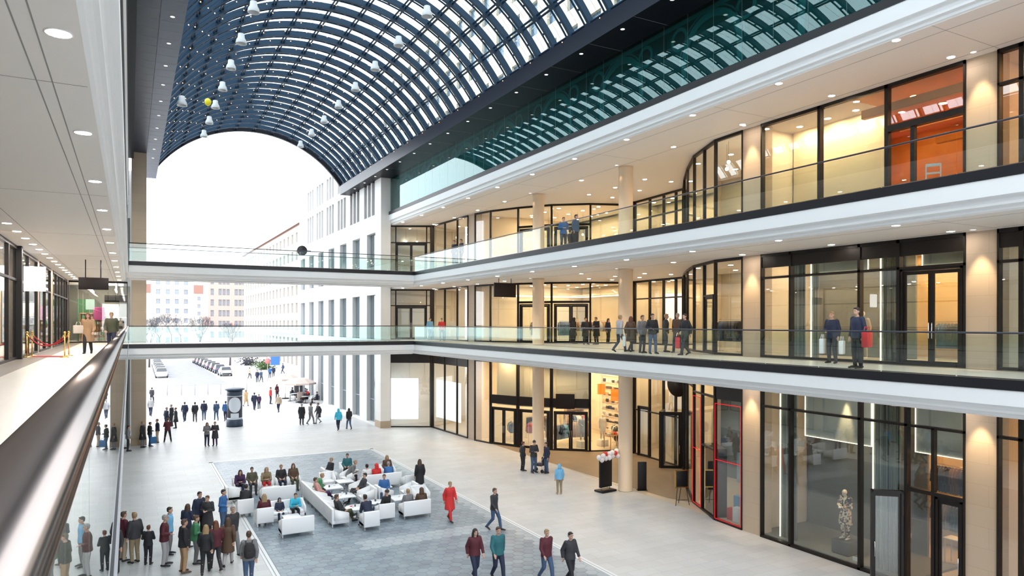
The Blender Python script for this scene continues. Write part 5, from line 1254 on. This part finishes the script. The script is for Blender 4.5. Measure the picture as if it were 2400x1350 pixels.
def low_table(x, y, r, label, square=False):
    t = empty('low_table', (x, y, .008), 0, label, 'table', 'low white tables between the armchairs')
    b = MB()
    if square: b.rbox(-r, r, -r, r, .40, .45, .01)
    else: b.lathe([(r, .41), (r + .01, .43), (r, .45)], n=28)
    b.build('tabletop', 'table', t)
    b = MB(); b.tube([(0, 0, .02), (0, 0, .41)], .035, 10); b.lathe([(.24, 0), (.24, .02), (.04, .03)], n=20); b.build('pedestal', 'chrome', t)
    return t
for (x, y, r, sq, lab) in ((8.7, 30.25, .50, 0, 'round low white table with drinks beside the front end chair'), (8.75, 32.6, .46, 1, 'square low white table between the facing rows'), (8.7, 34.6, .46, 1, 'square low white table further back between the facing rows'), (9.75, 30.75, .42, 0, 'round low white table before the person in blue'), (11.0, 31.0, .48, 1, 'square low white table behind the front right sofa'), (5.9, 30.1, .34, 1, 'low white table between the two left sofas'), (6.1, 35.75, .40, 1, 'low white table before the back row'), (10.9, 33.6, .42, 1, 'square low white table in front of the long sofa'), (9.6, 35.6, .4, 1, 'low white table near the grey jumper')):
    low_table(x, y, r, lab, sq)
M['tumbler'] = mat('yellow_drink', (.75, .6, .05), .2); M['cup'] = mat('cup_white', (.8, .8, .8), .3); M['napkin'] = mat('red_napkin', (.6, .05, .12), .7); M['cupdark'] = mat('dark_cup', (.03, .03, .035), .4)
for (dx, dy, m_, lab) in ((.12, -.22, 'tumbler', 'tall yellow drink on the round table by the front chair'), (-.05, .1, 'cupdark', 'dark cup on the round table by the front chair'), (.3, -.05, 'cupdark', 'second dark cup at the right of the round table'), (-.2, -.1, 'cup', 'white cup on the round table by the front chair')):
    t = empty('drinking_glass', (8.7 + dx, 30.25 + dy, .458), 0, lab, 'glass', 'drinks on the tables')
    b = MB(); hgt = .22 if m_ == 'tumbler' else .1; b.lathe([(.026, 0), (.034, hgt)], n=14); b.build('body', m_, t); b = MB(); b.lathe([(.034, hgt), (.036, hgt + .006)], n=14); b.build('rim', 'cup', t)
b = MB(); b.rbox(-.07, .07, -.05, .05, 0, .02, .005); tag(b.build('napkin', 'napkin', None, (8.52, 30.42, .458), .4), 'red napkin on the round table by the front chair', 'napkin')
for i, (x, y) in enumerate(((8.6, 32.5), (8.9, 32.7), (8.75, 32.85), (8.55, 34.5), (8.85, 34.7), (9.7, 30.8), (10.9, 31.05), (11.1, 30.9))):
    t = empty('cup', (x, y, .458), 0, 'small cup on a low white table, %s' % ('left cup of the nearer square table', 'right cup of the nearer square table', 'back cup of the nearer square table', 'left cup of the farther square table', 'right cup of the farther square table', 'only cup of the right round table', 'left cup behind the right sofa', 'right cup behind the right sofa')[i], 'cup', 'drinks on the tables')
    b = MB(); b.lathe([(.028, 0), (.036, .09)], n=12); b.build('body', 'cupdark' if i % 2 else 'cup', t)
    b = MB(); b.tube([(.034, 0, .07), (.06, 0, .06), (.058, 0, .03), (.032, 0, .02)], .006, 5); b.build('handle', 'cupdark' if i % 2 else 'cup', t)
# ------------------------------------------------------------------ signs, barriers and shop displays
t = empty('poster_stand', ((21.36, 29.07)[0] - .26, (21.36, 29.07)[1], 0), R(8), 'black poster stand with balloons on top beside the nearer round column', 'poster stand')
b = MB(); b.rbox(-.40, .40, -.06, .06, .22, 1.72, .015); b.build('panel', 'black', t)
b = MB(); b.rbox(-.50, .50, -.32, .32, 0, .10, .04); b.build('foot_base', 'black', t)
for sx in (-.3, .3): b = MB(); b.tube([(sx, 0, .08), (sx, 0, .24)], .03, 8); b.build('spring_leg', 'chrome', t)
M['balloonw'] = mat('white_balloon', (.78, .72, .72), .25); M['balloonr'] = mat('red_balloon', (.62, .03, .03), .25)
bx_, by_ = (21.36, 29.07); bx_ -= .30; by_ -= .12
for i, (dx, dz, c) in enumerate(((-.52, 1.78, 'w'), (-.36, 1.66, 'w'), (-.30, 1.85, 'w'), (-.14, 1.92, 'r'), (-.12, 1.72, 'w'), (.08, 1.74, 'w'), (.14, 1.92, 'w'), (.30, 1.80, 'w'), (.42, 1.93, 'r'), (.55, 2.02, 'w'), (.60, 1.78, 'w'), (.25, 1.98, 'w'))):
    b = MB(); b.ball((0, 0, 0), .125, 0, 14, (1, 1, 1.06)); b.tube([(0, 0, -.125), (0, 0, -.15)], [.008, .02], 6)
    o = b.build('balloon', 'balloonr' if c == 'r' else 'balloonw', None, (bx_ + dx, by_ - .1 - .03 * (i % 3), dz))
    tag(o, ('red balloon on the black poster stand, %s' % ('left one' if dx < 0 else 'right one by the column')) if c == 'r' else 'pinkish white balloon tied to the black poster stand', 'balloon', 'balloons on the poster stand')
x, y = 22.85, 28.35; t = empty('standing_panel', (x, y, 0), R(-25), 'plain black standing panel right behind the nearer round column', 'sign')
b = MB(); b.rbox(-.22, .22, -.05, .05, .03, 1.45, .01); b.build('panel', 'black', t); b = MB(); b.rbox(-.26, .26, -.16, .16, 0, .03, .01); b.build('foot_base', 'black', t)
t = empty('easel', (22.62, 25.17, 0), R(-18), 'small easel with a gold-framed blackboard in front of the bay window', 'easel')
b = MB(); b.rbox(-.29, .29, -.04, .0, .86, 1.62, .008); b.build('blackboard', 'black', t)
b = MB()
for (x0, x1, z0, z1) in ((-.33, .33, .82, .87), (-.33, .33, 1.60, 1.65), (-.33, -.28, .82, 1.65), (.28, .33, .82, 1.65)): b.box(x0, x1, -.055, .01, z0, z1)
b.build('gold_frame', 'gold', t)
for sx, sy in ((-.34, -.1), (.34, -.1), (0, .36)): b = MB(); b.tube([(sx, sy, 0), (sx * .55, .02, 1.0)], .017, 6); b.build('leg', 'frame', t)
b = MB(); b.tube([(-.30, -.08, .26), (.30, -.08, .26)], .013, 6); b.build('stretcher', 'frame', t)
p, q = A[6], A[7]; dv = Vector((q[0] - p[0], q[1] - p[1])).normalized(); mx_, my_ = lerp(p[0], q[0], .35), lerp(p[1], q[1], .35)
t = empty('projecting_sign', (mx_ - .28, my_ - .45, 2.85), math.atan2(dv.y, dv.x), 'plain black square sign above the curved shop door', 'sign')
b = MB(); b.rbox(-.62, .62, -.05, .05, 0, .98, .01); b.build('board', 'signbrown', t); b = MB(); b.tube([(-.3, 0, .5), (-.3, .55, .5)], .03, 6); b.tube([(.3, 0, .5), (.3, .55, .5)], .03, 6); b.build('bracket', 'frame', t)
t = empty('round_sign', (28.35, 31.9, 4.9), R(-80), 'black round sign behind the glass above the recessed entrance', 'sign')
b = MB(); b.tube([(0, -.04, 0), (0, .04, 0)], .75, 32); b.build('disc', 'signbrown', t); b = MB(); b.tube([(0, .0, .7), (0, 0, C0 - 4.9)], .015, 6); b.build('hanger', 'chrome', t)
t = empty('sale_sign', (22.75, 20.55 + .75, L2 + 1.0), R(-86), 'small red NEU sign in the second-floor bay window', 'sign')
b = MB(); b.rbox(-.24, .24, -.015, .015, 0, .36, .005); b.build('board', mat('sign_magenta', (.55, .03, .08), .5), t)
cu = bpy.data.curves.new('letters', 'FONT'); cu.body = 'NEU'; cu.size = .19; cu.extrude = .004; cu.align_x = 'CENTER'; cu.align_y = 'CENTER'
o = bpy.data.objects.new('tmp', cu); TMP.objects.link(o); dg = bpy.context.evaluated_depsgraph_get(); dg.update(); me = bpy.data.meshes.new_from_object(o.evaluated_get(dg)); bpy.data.objects.remove(o)
me.materials.clear(); me.materials.append(M['white']); o = bpy.data.objects.new('lettering', me); COL.objects.link(o); o.parent = t; o.location = (0, -.02, .18); o.rotation_euler = (R(90), 0, 0)
b = MB(); b.tube([(0, 0, .36), (0, 0, C2 - L2 - 1.0)], .006, 5); b.build('cord', 'black', t)
# rope barrier in the left gallery
def stanchion(x, y, label):
    t = empty('stanchion', (x, y, L1), 0, label, 'stanchion', 'brass rope stanchions'); 
    b = MB(); b.lathe([(.16, 0), (.16, .015), (.12, .03), (.04, .05), (.026, .07)], n=24); b.build('base', 'gold', t)
    b = MB(); b.lathe([(.025, .07), (.025, .90)], n=16); b.lathe([(.034, .84), (.034, .90)], n=16); b.build('post', 'gold', t)
    b = MB(); b.ball((0, 0, .945), .05, 0, 14); b.build('knob', 'gold', t)
for x, y, lab in ((-3.42, 32.25, 'brass stanchion nearest the left shop front, front pair'), (-3.40, 33.6, 'brass stanchion nearest the left shop front, rear pair'), (-2.17, 31.59, 'brass stanchion standing out in the left gallery, front one'), (-2.14, 33.14, 'brass stanchion standing out in the left gallery, rear one')): stanchion(x, y, lab)
for (p, q, lab) in (((-3.42, 32.25), (-2.17, 31.59), 'front red velvet rope between two brass stanchions'), ((-3.40, 33.6), (-2.14, 33.14), 'rear red velvet rope between two brass stanchions')):
    b = MB(); pts = []
    for i in range(17):
        u = i / 16; pts.append((lerp(p[0], q[0], u), lerp(p[1], q[1], u), L1 + .86 - .42 * 4 * u * (1 - u)))
    b.tube(pts, .024, 10); b.tube([pts[0], pts[1]], .028, 8, 1); b.tube([pts[-2], pts[-1]], .028, 8, 1)
    tag(b.build('velvet_rope', ['redrope', 'gold']), lab, 'rope', 'red ropes of the barrier')
b = MB(); b.prism([(-3.35, 32.5), (-2.2, 31.9), (-2.15, 32.9), (-3.35, 33.4)], L1 + .004, L1 + .014); tag(b.build('red_carpet', 'redcarpet'), 'short red carpet on the gallery floor between the rope barriers', 'carpet')
# ---- clothes rails
M['hanger'] = mat('hanger_metal', (.5, .5, .5), .3, 1.0); M['wood'] = mat('pale_wood', (.45, .30, .17), .5); M['mannequin'] = mat('mannequin_white', (.72, .66, .58), .4); M['plinth'] = mat('dark_grey_plinth', (.045, .05, .052), .5)
GARM = {}
def garment_mesh(kind):
    mb = MB(); L = {'coat': .95, 'shirt': .68, 'dress': 1.1}[kind]
    mb.tube([(0, 0, 0), (0, 0, -.10), (0, 0, -.35), (0, 0, -L * .8), (0, 0, -L)], [(.06, .02), (.20, .045), (.18, .05), (.20, .055), (.215, .06)], 12)
    for s in (-1, 1): mb.tube([(.15 * s, 0, -.07), (.235 * s, 0, -.28), (.25 * s, 0, -.60)], [(.05, .035), (.045, .035), (.04, .03)], 8)
    me = mb.mesh('garment_' + kind); me.materials.append(M['black']); return me
def hook_mesh():
    mb = MB(); mb.tube([(0, 0, -.01), (0, 0, .05), (.0, .02, .075), (0, .0, .09)], .005, 5); mb.tube([(-.18, 0, -.07), (0, 0, 0), (.18, 0, -.07)], .008, 5); me = mb.mesh('hook'); me.materials.append(M['hanger']); return me
def garment(x, y, z, rz, kind, col, label):
    if not GARM: GARM['hook'] = hook_mesh()
    if kind not in GARM: GARM[kind] = garment_mesh(kind)
    o = bpy.data.objects.new('garment', GARM[kind]); COL.objects.link(o); o.location = (x, y, z - .09); o.rotation_euler.z = rz
    o.material_slots[0].link = 'OBJECT'; o.material_slots[0].material = pmat('cloth', C_[col] if isinstance(col, str) else col)
    h = bpy.data.objects.new('hook', GARM['hook']); COL.objects.link(h); h.parent = o
    tag(o, label, 'garment', 'garments hanging in the shops')
def rack(x, y, z, rz, w, h, cols, label, kind='coat', wall=False):
    t = empty('clothes_rack', (x, y, z), rz, label, 'clothes rack', 'clothes racks in the shops'); hw = w / 2
    b = MB(); b.tube([(-hw, 0, h), (hw, 0, h)], .014, 8); b.build('rail', 'hanger', t)
    for s in (-hw, hw):
        b = MB()
        if wall: b.tube([(s * .9, 0, h), (s * .9, .32, h)], .012, 6)
        else: b.tube([(s, 0, 0), (s, 0, h)], .014, 8); b.tube([(s, -.25, .02), (s, .25, .02)], .014, 6)
        b.build('upright', 'hanger', t)
    n = int(w / .13)
    for i in range(n):
        u = -hw + .1 + (w - .2) * i / max(1, n - 1); c = cols[(i // 3) % len(cols)]
        garment(x + u * math.cos(rz), y + u * math.sin(rz), z + h + .02, rz + R(78 + 8 * (i % 3)), kind, c, '%s %s hanging on the %s' % (c if isinstance(c, str) else 'coloured', kind, label))
DK = ['black', 'navy', 'charcoal', 'denim']; MX = ['tan', 'denim', 'white', 'red', 'charcoal', 'beige']
rack(26.4, 41.4, 0, R(20), 1.6, 1.5, ['navy', 'denim', 'ltblue'], 'front rack behind the right curved shop doors'); rack(25.2, 43.5, 0, R(40), 1.6, 1.5, ['red', 'ltgrey', 'navy'], 'rack behind the left curved shop doors', 'shirt')
rack(28.4, 42.2, 0, R(-10), 1.7, 1.5, ['sand', 'beige', 'khaki'], 'amber-coloured rack deep in the curved shop', 'dress'); rack(30.0, 40.0, 0, R(60), 1.5, 1.35, ['black', 'black', 'white'], 'dark rack behind the tall curved pane', 'coat')
rack(29.6, 44.4, 0, R(0), 1.9, 1.6, MX, 'colourful rack at the back of the curved shop', 'shirt'); rack(26.8, 45.3, 0, R(0), 2.2, 1.6, DK, 'dark rack along the far partition of the curved shop')
rack(24.3, 44.9, 0, R(70), 1.2, 1.35, ['denim', 'ltgrey'], 'short rack in the slim window of the curved shop', 'shirt')
for (x, y, rz, cols, lab, kd) in ((26.6, 41.2, 20, DK, 'front dark rack of the first-floor curved shop', 'coat'), (28.8, 40.2, 10, ['black', 'white', 'sand'], 'right rack of the first-floor curved shop', 'shirt'), (25.6, 43.6, 40, ['sand', 'brown', 'black'], 'brown rack of the first-floor curved shop', 'coat'), (29.4, 43.2, 0, MX, 'mixed rack at the back of the first-floor curved shop', 'shirt'), (25.0, 24.5, 80, DK, 'rack in the first-floor bay shop', 'coat')):
    rack(x, y, L1 + .012, R(rz), 1.7, 1.5, cols, lab, kd)
rack(27.25, 15.3, .012, R(90), 1.9, 3.1, ['black', 'navy', 'brown', 'black'], 'upper dark clothes rail in the near ground-floor shop', 'coat', True); rack(27.25, 15.3, .012, R(90), 1.9, 1.7, ['khaki', 'brown', 'olive'], 'lower brown clothes rail in the near ground-floor shop', 'coat', True)
rack(27.4, 15.4, L1 + .012, R(90), 1.6, 1.4, DK, 'dark rack in the near first-floor shop'); rack(27.2, 9.6, L1 + .012, R(90), 1.8, 1.4, ['brown', 'black', 'tan'], 'brown rack in the shop at the right border'); rack(26.5, 9.9, 0.012, R(90), 1.6, 1.5, ['olive', 'black', 'brown'], 'dark rack in the ground-floor shop at the right border')
rack(25, 52.6, .012, R(30), 1.8, 1.5, ['teal', 'sand', 'red'], 'colourful rack in the angled corner shop', 'shirt')
# ---- shelves with folded clothes, boxes and books
def shelf_unit(x, y, z, rz, w, h, rows, label, m='wood', d=.34):
    t = empty('shelf_unit', (x, y, z), rz, label, 'shelf', 'shelf units in the shops'); hw = w / 2
    for s in (-hw, hw - .03): b = MB(); b.box(s, s + .03, 0, d, 0, h); b.build('side_panel', m, t)
    b = MB(); b.box(-hw, hw, d - .02, d, 0, h); b.build('back_panel', m, t)
    for r in range(rows + 1): b = MB(); zz = .06 + (h - .1) * r / rows; b.box(-hw + .03, hw - .03, 0, d - .02, zz - .02, zz); b.build('shelf_board', m, t)
    return [.06 + (h - .1) * r / rows for r in range(rows)]
def fill(x, y, z, rz, w, zs, cols, kind, where, n, seed):
    rnd = random.Random(seed)
    for zi in zs:
        for i in range(n):
            u = -w / 2 + .1 + (w - .2) * (i + .5) / n; c = rnd.choice(cols); hh = rnd.uniform(.12, .26); ww = (w - .2) / n * rnd.uniform(.7, .95)
            px, py = x + u * math.cos(rz) - .15 * math.sin(rz), y + u * math.sin(rz) + .15 * math.cos(rz)
            b = MB(); b.rbox(-ww / 2, ww / 2, -.12, .12, 0, hh, .012 if kind != 'book' else .004)
            tag(b.build({'book': 'book', 'box': 'product_box', 'jumper': 'folded_jumper'}[kind], pmat('goods', C_[c], .6), None, (px, py, z + zi + .001), rz), '%s %s on the %s' % (c, {'book': 'book', 'box': 'box', 'jumper': 'folded jumper'}[kind], where), {'book': 'book', 'box': 'box', 'jumper': 'jumper'}[kind], 'goods on the shelves')
def stocked(x, y, z, rz, w, h, rows, label, cols, kind, n, seed, m='wood'):
    fill(x, y, z, R(rz), w, shelf_unit(x, y, z, R(rz), w, h, rows, label, m), cols, kind, label, n, seed)
stocked(31.4, 42.6, 0.012, -90, 2.4, 4.6, 9, 'tall stocked shelf on the back wall of the curved shop', ['white', 'black', 'sand', 'navy', 'brown', 'tan', 'charcoal', 'ltgrey'], 'jumper', 6, 1, 'white')
stocked(30.6, 46.15, 0.012, 0, 1.6, 2.2, 5, 'shelf on the far partition of the curved shop', ['beige', 'tan', 'white', 'denim'], 'jumper', 4, 2)
stocked(24.9, 22.0, 0.012, -70, 1.7, 2.4, 6, 'bookcase in the red-lined ground-floor bay window', ['white', 'navy', 'charcoal', 'ltblue', 'red', 'beige'], 'book', 10, 3, 'frame')
stocked(24.6, 21.4, L1 + .012, -80, 1.6, 2.2, 5, 'stocked shelf in the first-floor bay window', ['brown', 'maroon', 'tan', 'red', 'white'], 'box', 7, 4)
stocked(24.6, 21.5, L2 + .012, -80, 1.4, 1.6, 4, 'shelf with small goods in the second-floor bay window', ['charcoal', 'white', 'ltblue'], 'box', 6, 5)
stocked(-5.0, 34.6, L1 + .012, -90, 2.2, 2.2, 6, 'colourful goods shelf behind the left gallery windows', ['pink', 'red', 'green', 'white', 'blue', 'teal'], 'box', 8, 6, 'white')
stocked(-2.3, 58.0, L1 + .012, 0, 1.6, 2.0, 5, 'green-backed shelf at the end of the left gallery', ['green', 'tan', 'white', 'sand'], 'box', 6, 7)
stocked(-.9, 58.4, L1 + .012, 0, 1.5, 1.7, 4, 'pale shelf at the end of the left gallery', ['white', 'beige', 'black', 'tan'], 'box', 6, 8, 'white')
# boxes and poster in the bay window
for i, (x, y, w, h, c) in enumerate(((22.75, 21.35, .42, .85, 'sand'), (22.8, 21.85, .40, .62, 'white'), (22.85, 22.25, .36, .5, 'red'), (23.2, 21.7, .5, 1.15, 'beige'), (23.2, 22.2, .36, 1.0, 'ltblue'))):
    b = MB(); b.rbox(-w / 2, w / 2, -.15, .15, 0, h, .01); tag(b.build('gift_box', pmat('goods', C_[c], .6), None, (x, y, .013), R(-85)), '%s gift box in the red-lined bay window, %s' % ({'sand': 'tan'}.get(c, c), ('front right', 'front middle', 'front left', 'back right', 'back left')[i]), 'box', 'gift boxes in the bay window')
t = empty('hanging_poster', (22.7, 21.4, 1.75), R(-86), 'pale teal poster with a red blot hanging in the red-lined bay window', 'poster')
b = MB(); b.box(-.42, .42, -.01, .01, 0, 1.25); b.build('sheet', mat('poster_teal', (.30, .42, .42), .6), t); b = MB(); b.tube([(0.05, -.016, .55), (.05, -.012, .55)], .2, 20); b.build('red_blot', mat('poster_red', (.6, .03, .05), .6), t)
b = MB(); b.tube([(-.3, 0, 1.25), (-.3, 0, C0 - 1.75)], .005, 4); b.tube([(.3, 0, 1.25), (.3, 0, C0 - 1.75)], .005, 4); b.build('cord', 'black', t)
# ---- mannequins
def mannequin(x, y, z, head, top, pose, label, h=1.78, skin='mannequin', dress=True):
    d = pose_set(pose); o = bpy.data.objects.new('mannequin', d['body']); COL.objects.link(o); o.location = (x, y, z); o.rotation_euler.z = -R(head); s = h / 1.75; o.scale = (s, s, s)
    for i in (0, 1): o.material_slots[i].link = 'OBJECT'; o.material_slots[i].material = M[skin]
    c = bpy.data.objects.new('dress' if dress else 'jacket', d['coat' if dress else 'jacket']); COL.objects.link(c); c.parent = o; c.material_slots[0].link = 'OBJECT'; c.material_slots[0].material = top if not isinstance(top, str) else pmat('cloth', C_[top])
    c = bpy.data.objects.new('trousers', d['trousers']); COL.objects.link(c); c.parent = o; c.material_slots[0].link = 'OBJECT'; c.material_slots[0].material = top if not isinstance(top, str) else pmat('cloth', C_[top])
    tag(o, label, 'mannequin', 'mannequins in the shop windows'); return o
floral = mat('floral_print', (.6, .5, .35), .7); n_, l_, b_ = nodes(floral)
vo = n_.new('ShaderNodeTexVoronoi'); vo.inputs['Scale'].default_value = 16; tc = n_.new('ShaderNodeTexCoord'); cr = n_.new('ShaderNodeValToRGB')
cr.color_ramp.interpolation = 'CONSTANT'; cr.color_ramp.elements[0].color = (.03, .03, .05, 1); cr.color_ramp.elements[1].position = .38; cr.color_ramp.elements[1].color = (.62, .55, .40, 1)
e_ = cr.color_ramp.elements.new(.72); e_.color = (.35, .16, .12, 1)
l_.new(tc.outputs['Object'], vo.inputs['Vector']); l_.new(vo.outputs['Color'], cr.inputs[0]); l_.new(cr.outputs[0], b_.inputs['Base Color'])
t = empty('display_plinth', (22.95, 16.85, .10), R(3), 'dark grey plinth under the floral mannequin', 'plinth'); b = MB(); b.rbox(-.34, .34, -.34, .34, .03, .50, .012); b.build('block', 'plinth', t); b = MB(); b.box(-.31, .31, -.31, .31, 0, .03); b.build('foot_base', 'black', t)
mannequin(22.95, 16.85, .601, 270, floral, 'fold', 'white mannequin in floral outfit on the dark plinth, near shop window', 1.86)
mannequin(24.3, 15.5, .101, 260, 'brown', 'stand', 'dark amber mannequin in the shadow right of the floral one', 1.85, 'shopwall3')
t = empty('price_card', (22.5, 16.1, .101), R(-80), 'small white card on the floor of the mannequin window', 'card'); b = MB(); b.box(-.12, .12, -.006, .006, 0, .15); b.build('sheet', 'cup', t)
for (x, y, hd, c_, ps, lab) in ((28.7, 39.9, 200, 'white', 'stand', 'mannequin in white behind the tall curved pane'), (27.1, 40.0, 200, 'ltgrey', 'stand2', 'mannequin in grey dress on a white block behind the curved shop doors'), (25.5, 41.9, 215, 'sand', 'stand', 'mannequin in sand colour behind the curved shop doors')):
    b = MB(); b.rbox(-.3, .3, -.3, .3, 0, .45, .01); tag(b.build('display_block', 'white', None, (x, y, .013)), 'white block under the %s' % lab.replace(' on a white block', ''), 'plinth'); mannequin(x, y, .464, hd, c_, ps, lab, 1.78)
mannequin(24.0, 16.9, L1 + .012, 265, 'beige', 'stand', 'pale mannequin behind the first-floor near shop window', 1.8)
# display tables
stripe = mat('striped_cloth', (.7, .7, .65), .7); n_, l_, b_ = nodes(stripe); wv = n_.new('ShaderNodeTexWave'); wv.inputs['Scale'].default_value = 4; wv.bands_direction = 'Z'; cr = n_.new('ShaderNodeValToRGB'); cr.color_ramp.interpolation = 'CONSTANT'; cr.color_ramp.elements[0].color = (.02, .02, .02, 1); cr.color_ramp.elements[1].position = .5; cr.color_ramp.elements[1].color = (.7, .68, .6, 1)
tc = n_.new('ShaderNodeTexCoord'); l_.new(tc.outputs['Object'], wv.inputs['Vector']); l_.new(wv.outputs['Color'], cr.inputs[0]); l_.new(cr.outputs[0], b_.inputs['Base Color'])
def dtable(x, y, z, rz, w, d, label, m='wood'):
    t = empty('display_table', (x, y, z), R(rz), label, 'table', 'display tables in the shops'); b = MB(); b.rbox(-w / 2, w / 2, -d / 2, d / 2, .86, .90, .008); b.build('tabletop', m, t)
    for sx in (-1, 1):
        for sy in (-1, 1): b = MB(); b.box(sx * (w / 2 - .05) - .02, sx * (w / 2 - .05) + .02, sy * (d / 2 - .05) - .02, sy * (d / 2 - .05) + .02, 0, .86); b.build('leg', m, t)
dtable(28.9, 38.9, .012, 10, 1.3, .7, 'display table behind the tall curved pane')
b = MB(); b.tube([(0, 0, 0), (0, 0, .55), (0, 0, .62)], [.17, .2, .1], 14); tag(b.build('tote_bag', stripe, None, (29.2, 38.55, .02)), 'black and white striped bag beneath the display table', 'bag')
for i, (u, c_) in enumerate(((-.45, 'white'), (-.2, 'sand'), (.08, 'red'), (.32, 'white'), (.5, 'tan'))):
    b = MB(); b.rbox(-.1, .1, -.14, .14, 0, .12 + .03 * (i % 3), .012); tag(b.build('folded_jumper', pmat('goods', C_[c_], .6), None, (28.9 + u, 38.9 + u * .17, .914), R(10)), '%s folded jumper on the display table, %s' % (c_, ('first from left', 'second from left', 'third from left', 'fourth from left', 'last')[i]), 'jumper', 'goods on the shelves')
for (x, y, z, w, h, c_, lab) in ((29.6, 41.3, 3.4, .55, .75, (.75, .22, .02), 'orange square hanging sign deep in the curved shop, left one'), (30.6, 40.9, 2.9, .75, .85, (.75, .22, .02), 'orange square hanging sign deep in the curved shop, right one')):
    t = empty('hanging_sign', (x, y, z), R(-30), lab, 'sign'); b = MB(); b.box(-w / 2, w / 2, -.015, .015, 0, h); b.build('board', mat('orange_board', c_, .5), t); b = MB(); b.tube([(0, 0, h), (0, 0, C0 - z)], .006, 5); b.build('cord', 'black', t)
dtable(25.6, 14.3, .012, 90, .9, .5, 'table with shoes in the near ground-floor shop', 'white')
# amber upstairs shop: white display chair, tables, hanging lamps
t = empty('dining_chair', (22.75, 13.55, L2 + .32), R(-60), 'white wooden chair on display in the amber upper window', 'chair')
b = MB(); b.rbox(-.22, .22, -.21, .22, .42, .46, .01); b.build('seat', 'white', t)
for sx in (-.2, .2):
    b = MB(); b.box(sx - .02, sx + .02, -.22, -.18, 0, 1.0); b.build('rear_leg', 'white', t); b = MB(); b.box(sx - .02, sx + .02, .17, .21, 0, .42); b.build('front_leg', 'white', t)
b = MB(); b.rbox(-.2, .2, -.22, -.18, .92, 1.02, .01); b.rbox(-.2, .2, -.21, -.19, .68, .74, .005); b.build('backrest', 'white', t)
b = MB(); b.rbox(-.35, .35, -.35, .35, 0, .318, .01); tag(b.build('display_block', 'white', None, (22.75, 13.55, L2 + .001)), 'white block lifting the display chair in the amber window', 'plinth')
for i in range(4):
    dtable(24.2 + 1.1 * i, 13.2 - .25 * (i % 2), L2 + .012, 0, .8, .8, 'café table in the amber upper room, %s' % ('nearest the glass', 'second from the glass', 'third from the glass', 'deepest')[i])
M['amberbeam'] = mat('amber_timber', (.48, .20, .05), .45)
for i in range(3): 
    b = MB(); b.box(22.6 + 2.2 * i, 22.8 + 2.2 * i, 11.85, 16.0, C2 - .75 - .15 * i, C2 - .45 - .15 * i); struct(b, 'beam_amber', 'amberbeam')
for i, y in enumerate((5.2, 7.6, 9.8)):
    b = MB(); b.box(22.7, 29, y, y + .2, C2 - .8, C2 - .5); struct(b, 'beam_amber', 'amberbeam')
# second-floor café counter lamps and cove line
def pendant(x, y, z, drop, label):
    t = empty('pendant_lamp', (x, y, z - drop), 0, label, 'lamp', 'glass pendant lamps in the upper shops'); b = MB(); b.ball((0, 0, 0), .075, 0, 12); b.build('globe', 'pendantglow', t); b = MB(); b.tube([(0, 0, .06), (0, 0, drop)], .006, 5); b.build('cord', 'black', t)
M['pendantglow'] = emis('pendant_glow', (1, .78, .5), 8.0)
for i in range(5): pendant(22.9 + .35 * (i % 3), 21.2 + .45 * i, C2, .9 + .18 * (i % 3), 'glowing globe lamp in the second-floor bay window')
for i in range(6): pendant(24.8 + .8 * i, 41.5 + .5 * (i % 3), C2, 1.5, 'glowing globe lamp in the second-floor curved shop')
for (x, y) in ((22.9, 49.5), (22.9, 51.6), (20.3, 56.2), (21.2, 56.0)): pendant(x, y, C2, 1.1, 'glowing globe lamp in the second-floor corner shop')
for z in (C1,):
    b = MB(); b.box(24.8, 31, 45.9, 46.0, z - .75, z - .68); b.box(30.9, 31.0, 38.5, 45.9, z - .75, z - .68); tag(b.build('cove_light', 'led'), 'long light line under the first-floor curved shop ceiling', 'light')
    b = MB(); b.box(30.2, 31.4, 38, 46.4, z - .68, z - .60); struct(b, 'ceiling_drop', 'shopwall')
# end shop of the left gallery
M['greenwall'] = mat('green_wall', (.05, .16, .08), .7)
b = MB(); b.box(-3.3, -2.2, 58.9, 59.0, L1, L1 + 3); struct(b, 'wall_green', 'greenwall')
t = empty('display_board', (-1.9, 57.2, L1 + 1.5), 0, 'round-cornered pink display board at the left gallery end', 'sign'); b = MB(); b.rbox(-.35, .35, -.03, .03, 0, .9, .02); b.build('board', mat('pink_board', (.42, .06, .22), .6), t); b = MB(); b.tube([(0, 0, -1.5), (0, 0, 0)], .03, 6); b.lathe([(.25, -1.5), (.25, -1.47)], n=16); b.build('stand', 'black', t)
t = empty('display_board', (-1.2, 58.1, L1 + 1.75), 0, 'large white display board at the left gallery end', 'sign'); b = MB(); b.rbox(-.5, .5, -.03, .03, 0, .9, .01); b.build('board', 'white', t); b = MB(); b.tube([(0, 0, -1.75), (0, 0, 0)], .03, 6); b.lathe([(.25, -1.75), (.25, -1.72)], n=16); b.build('stand', 'black', t)
t = empty('hanging_sign', (-.75, 56.6, L1 + 2.75), 0, 'black fascia box hanging in the shop at the left gallery end', 'sign'); b = MB(); b.rbox(-.8, .6, -.3, .3, 0, .5, .02); b.build('board', 'black', t); b = MB(); b.tube([(0, 0, .5), (0, 0, C1 - L1 - 2.75)], .02, 6); b.build('rod', 'black', t)
for i in range(2): b = MB(); xx = -2.4 + 1.5 * i; b.box(xx, xx + .1, 54.6, 60, C1 - .55, C1 - .48); b.box(xx + .04, xx + .06, 55, 55.02, C1 - .48, C1 - .002); b.box(xx + .04, xx + .06, 59, 59.02, C1 - .48, C1 - .002); tag(b.build('strip_light', 'cool2'), 'bright ceiling strip light at the left gallery end, %s' % ('left', 'right')[i], 'light') if 'cool2' in M else None
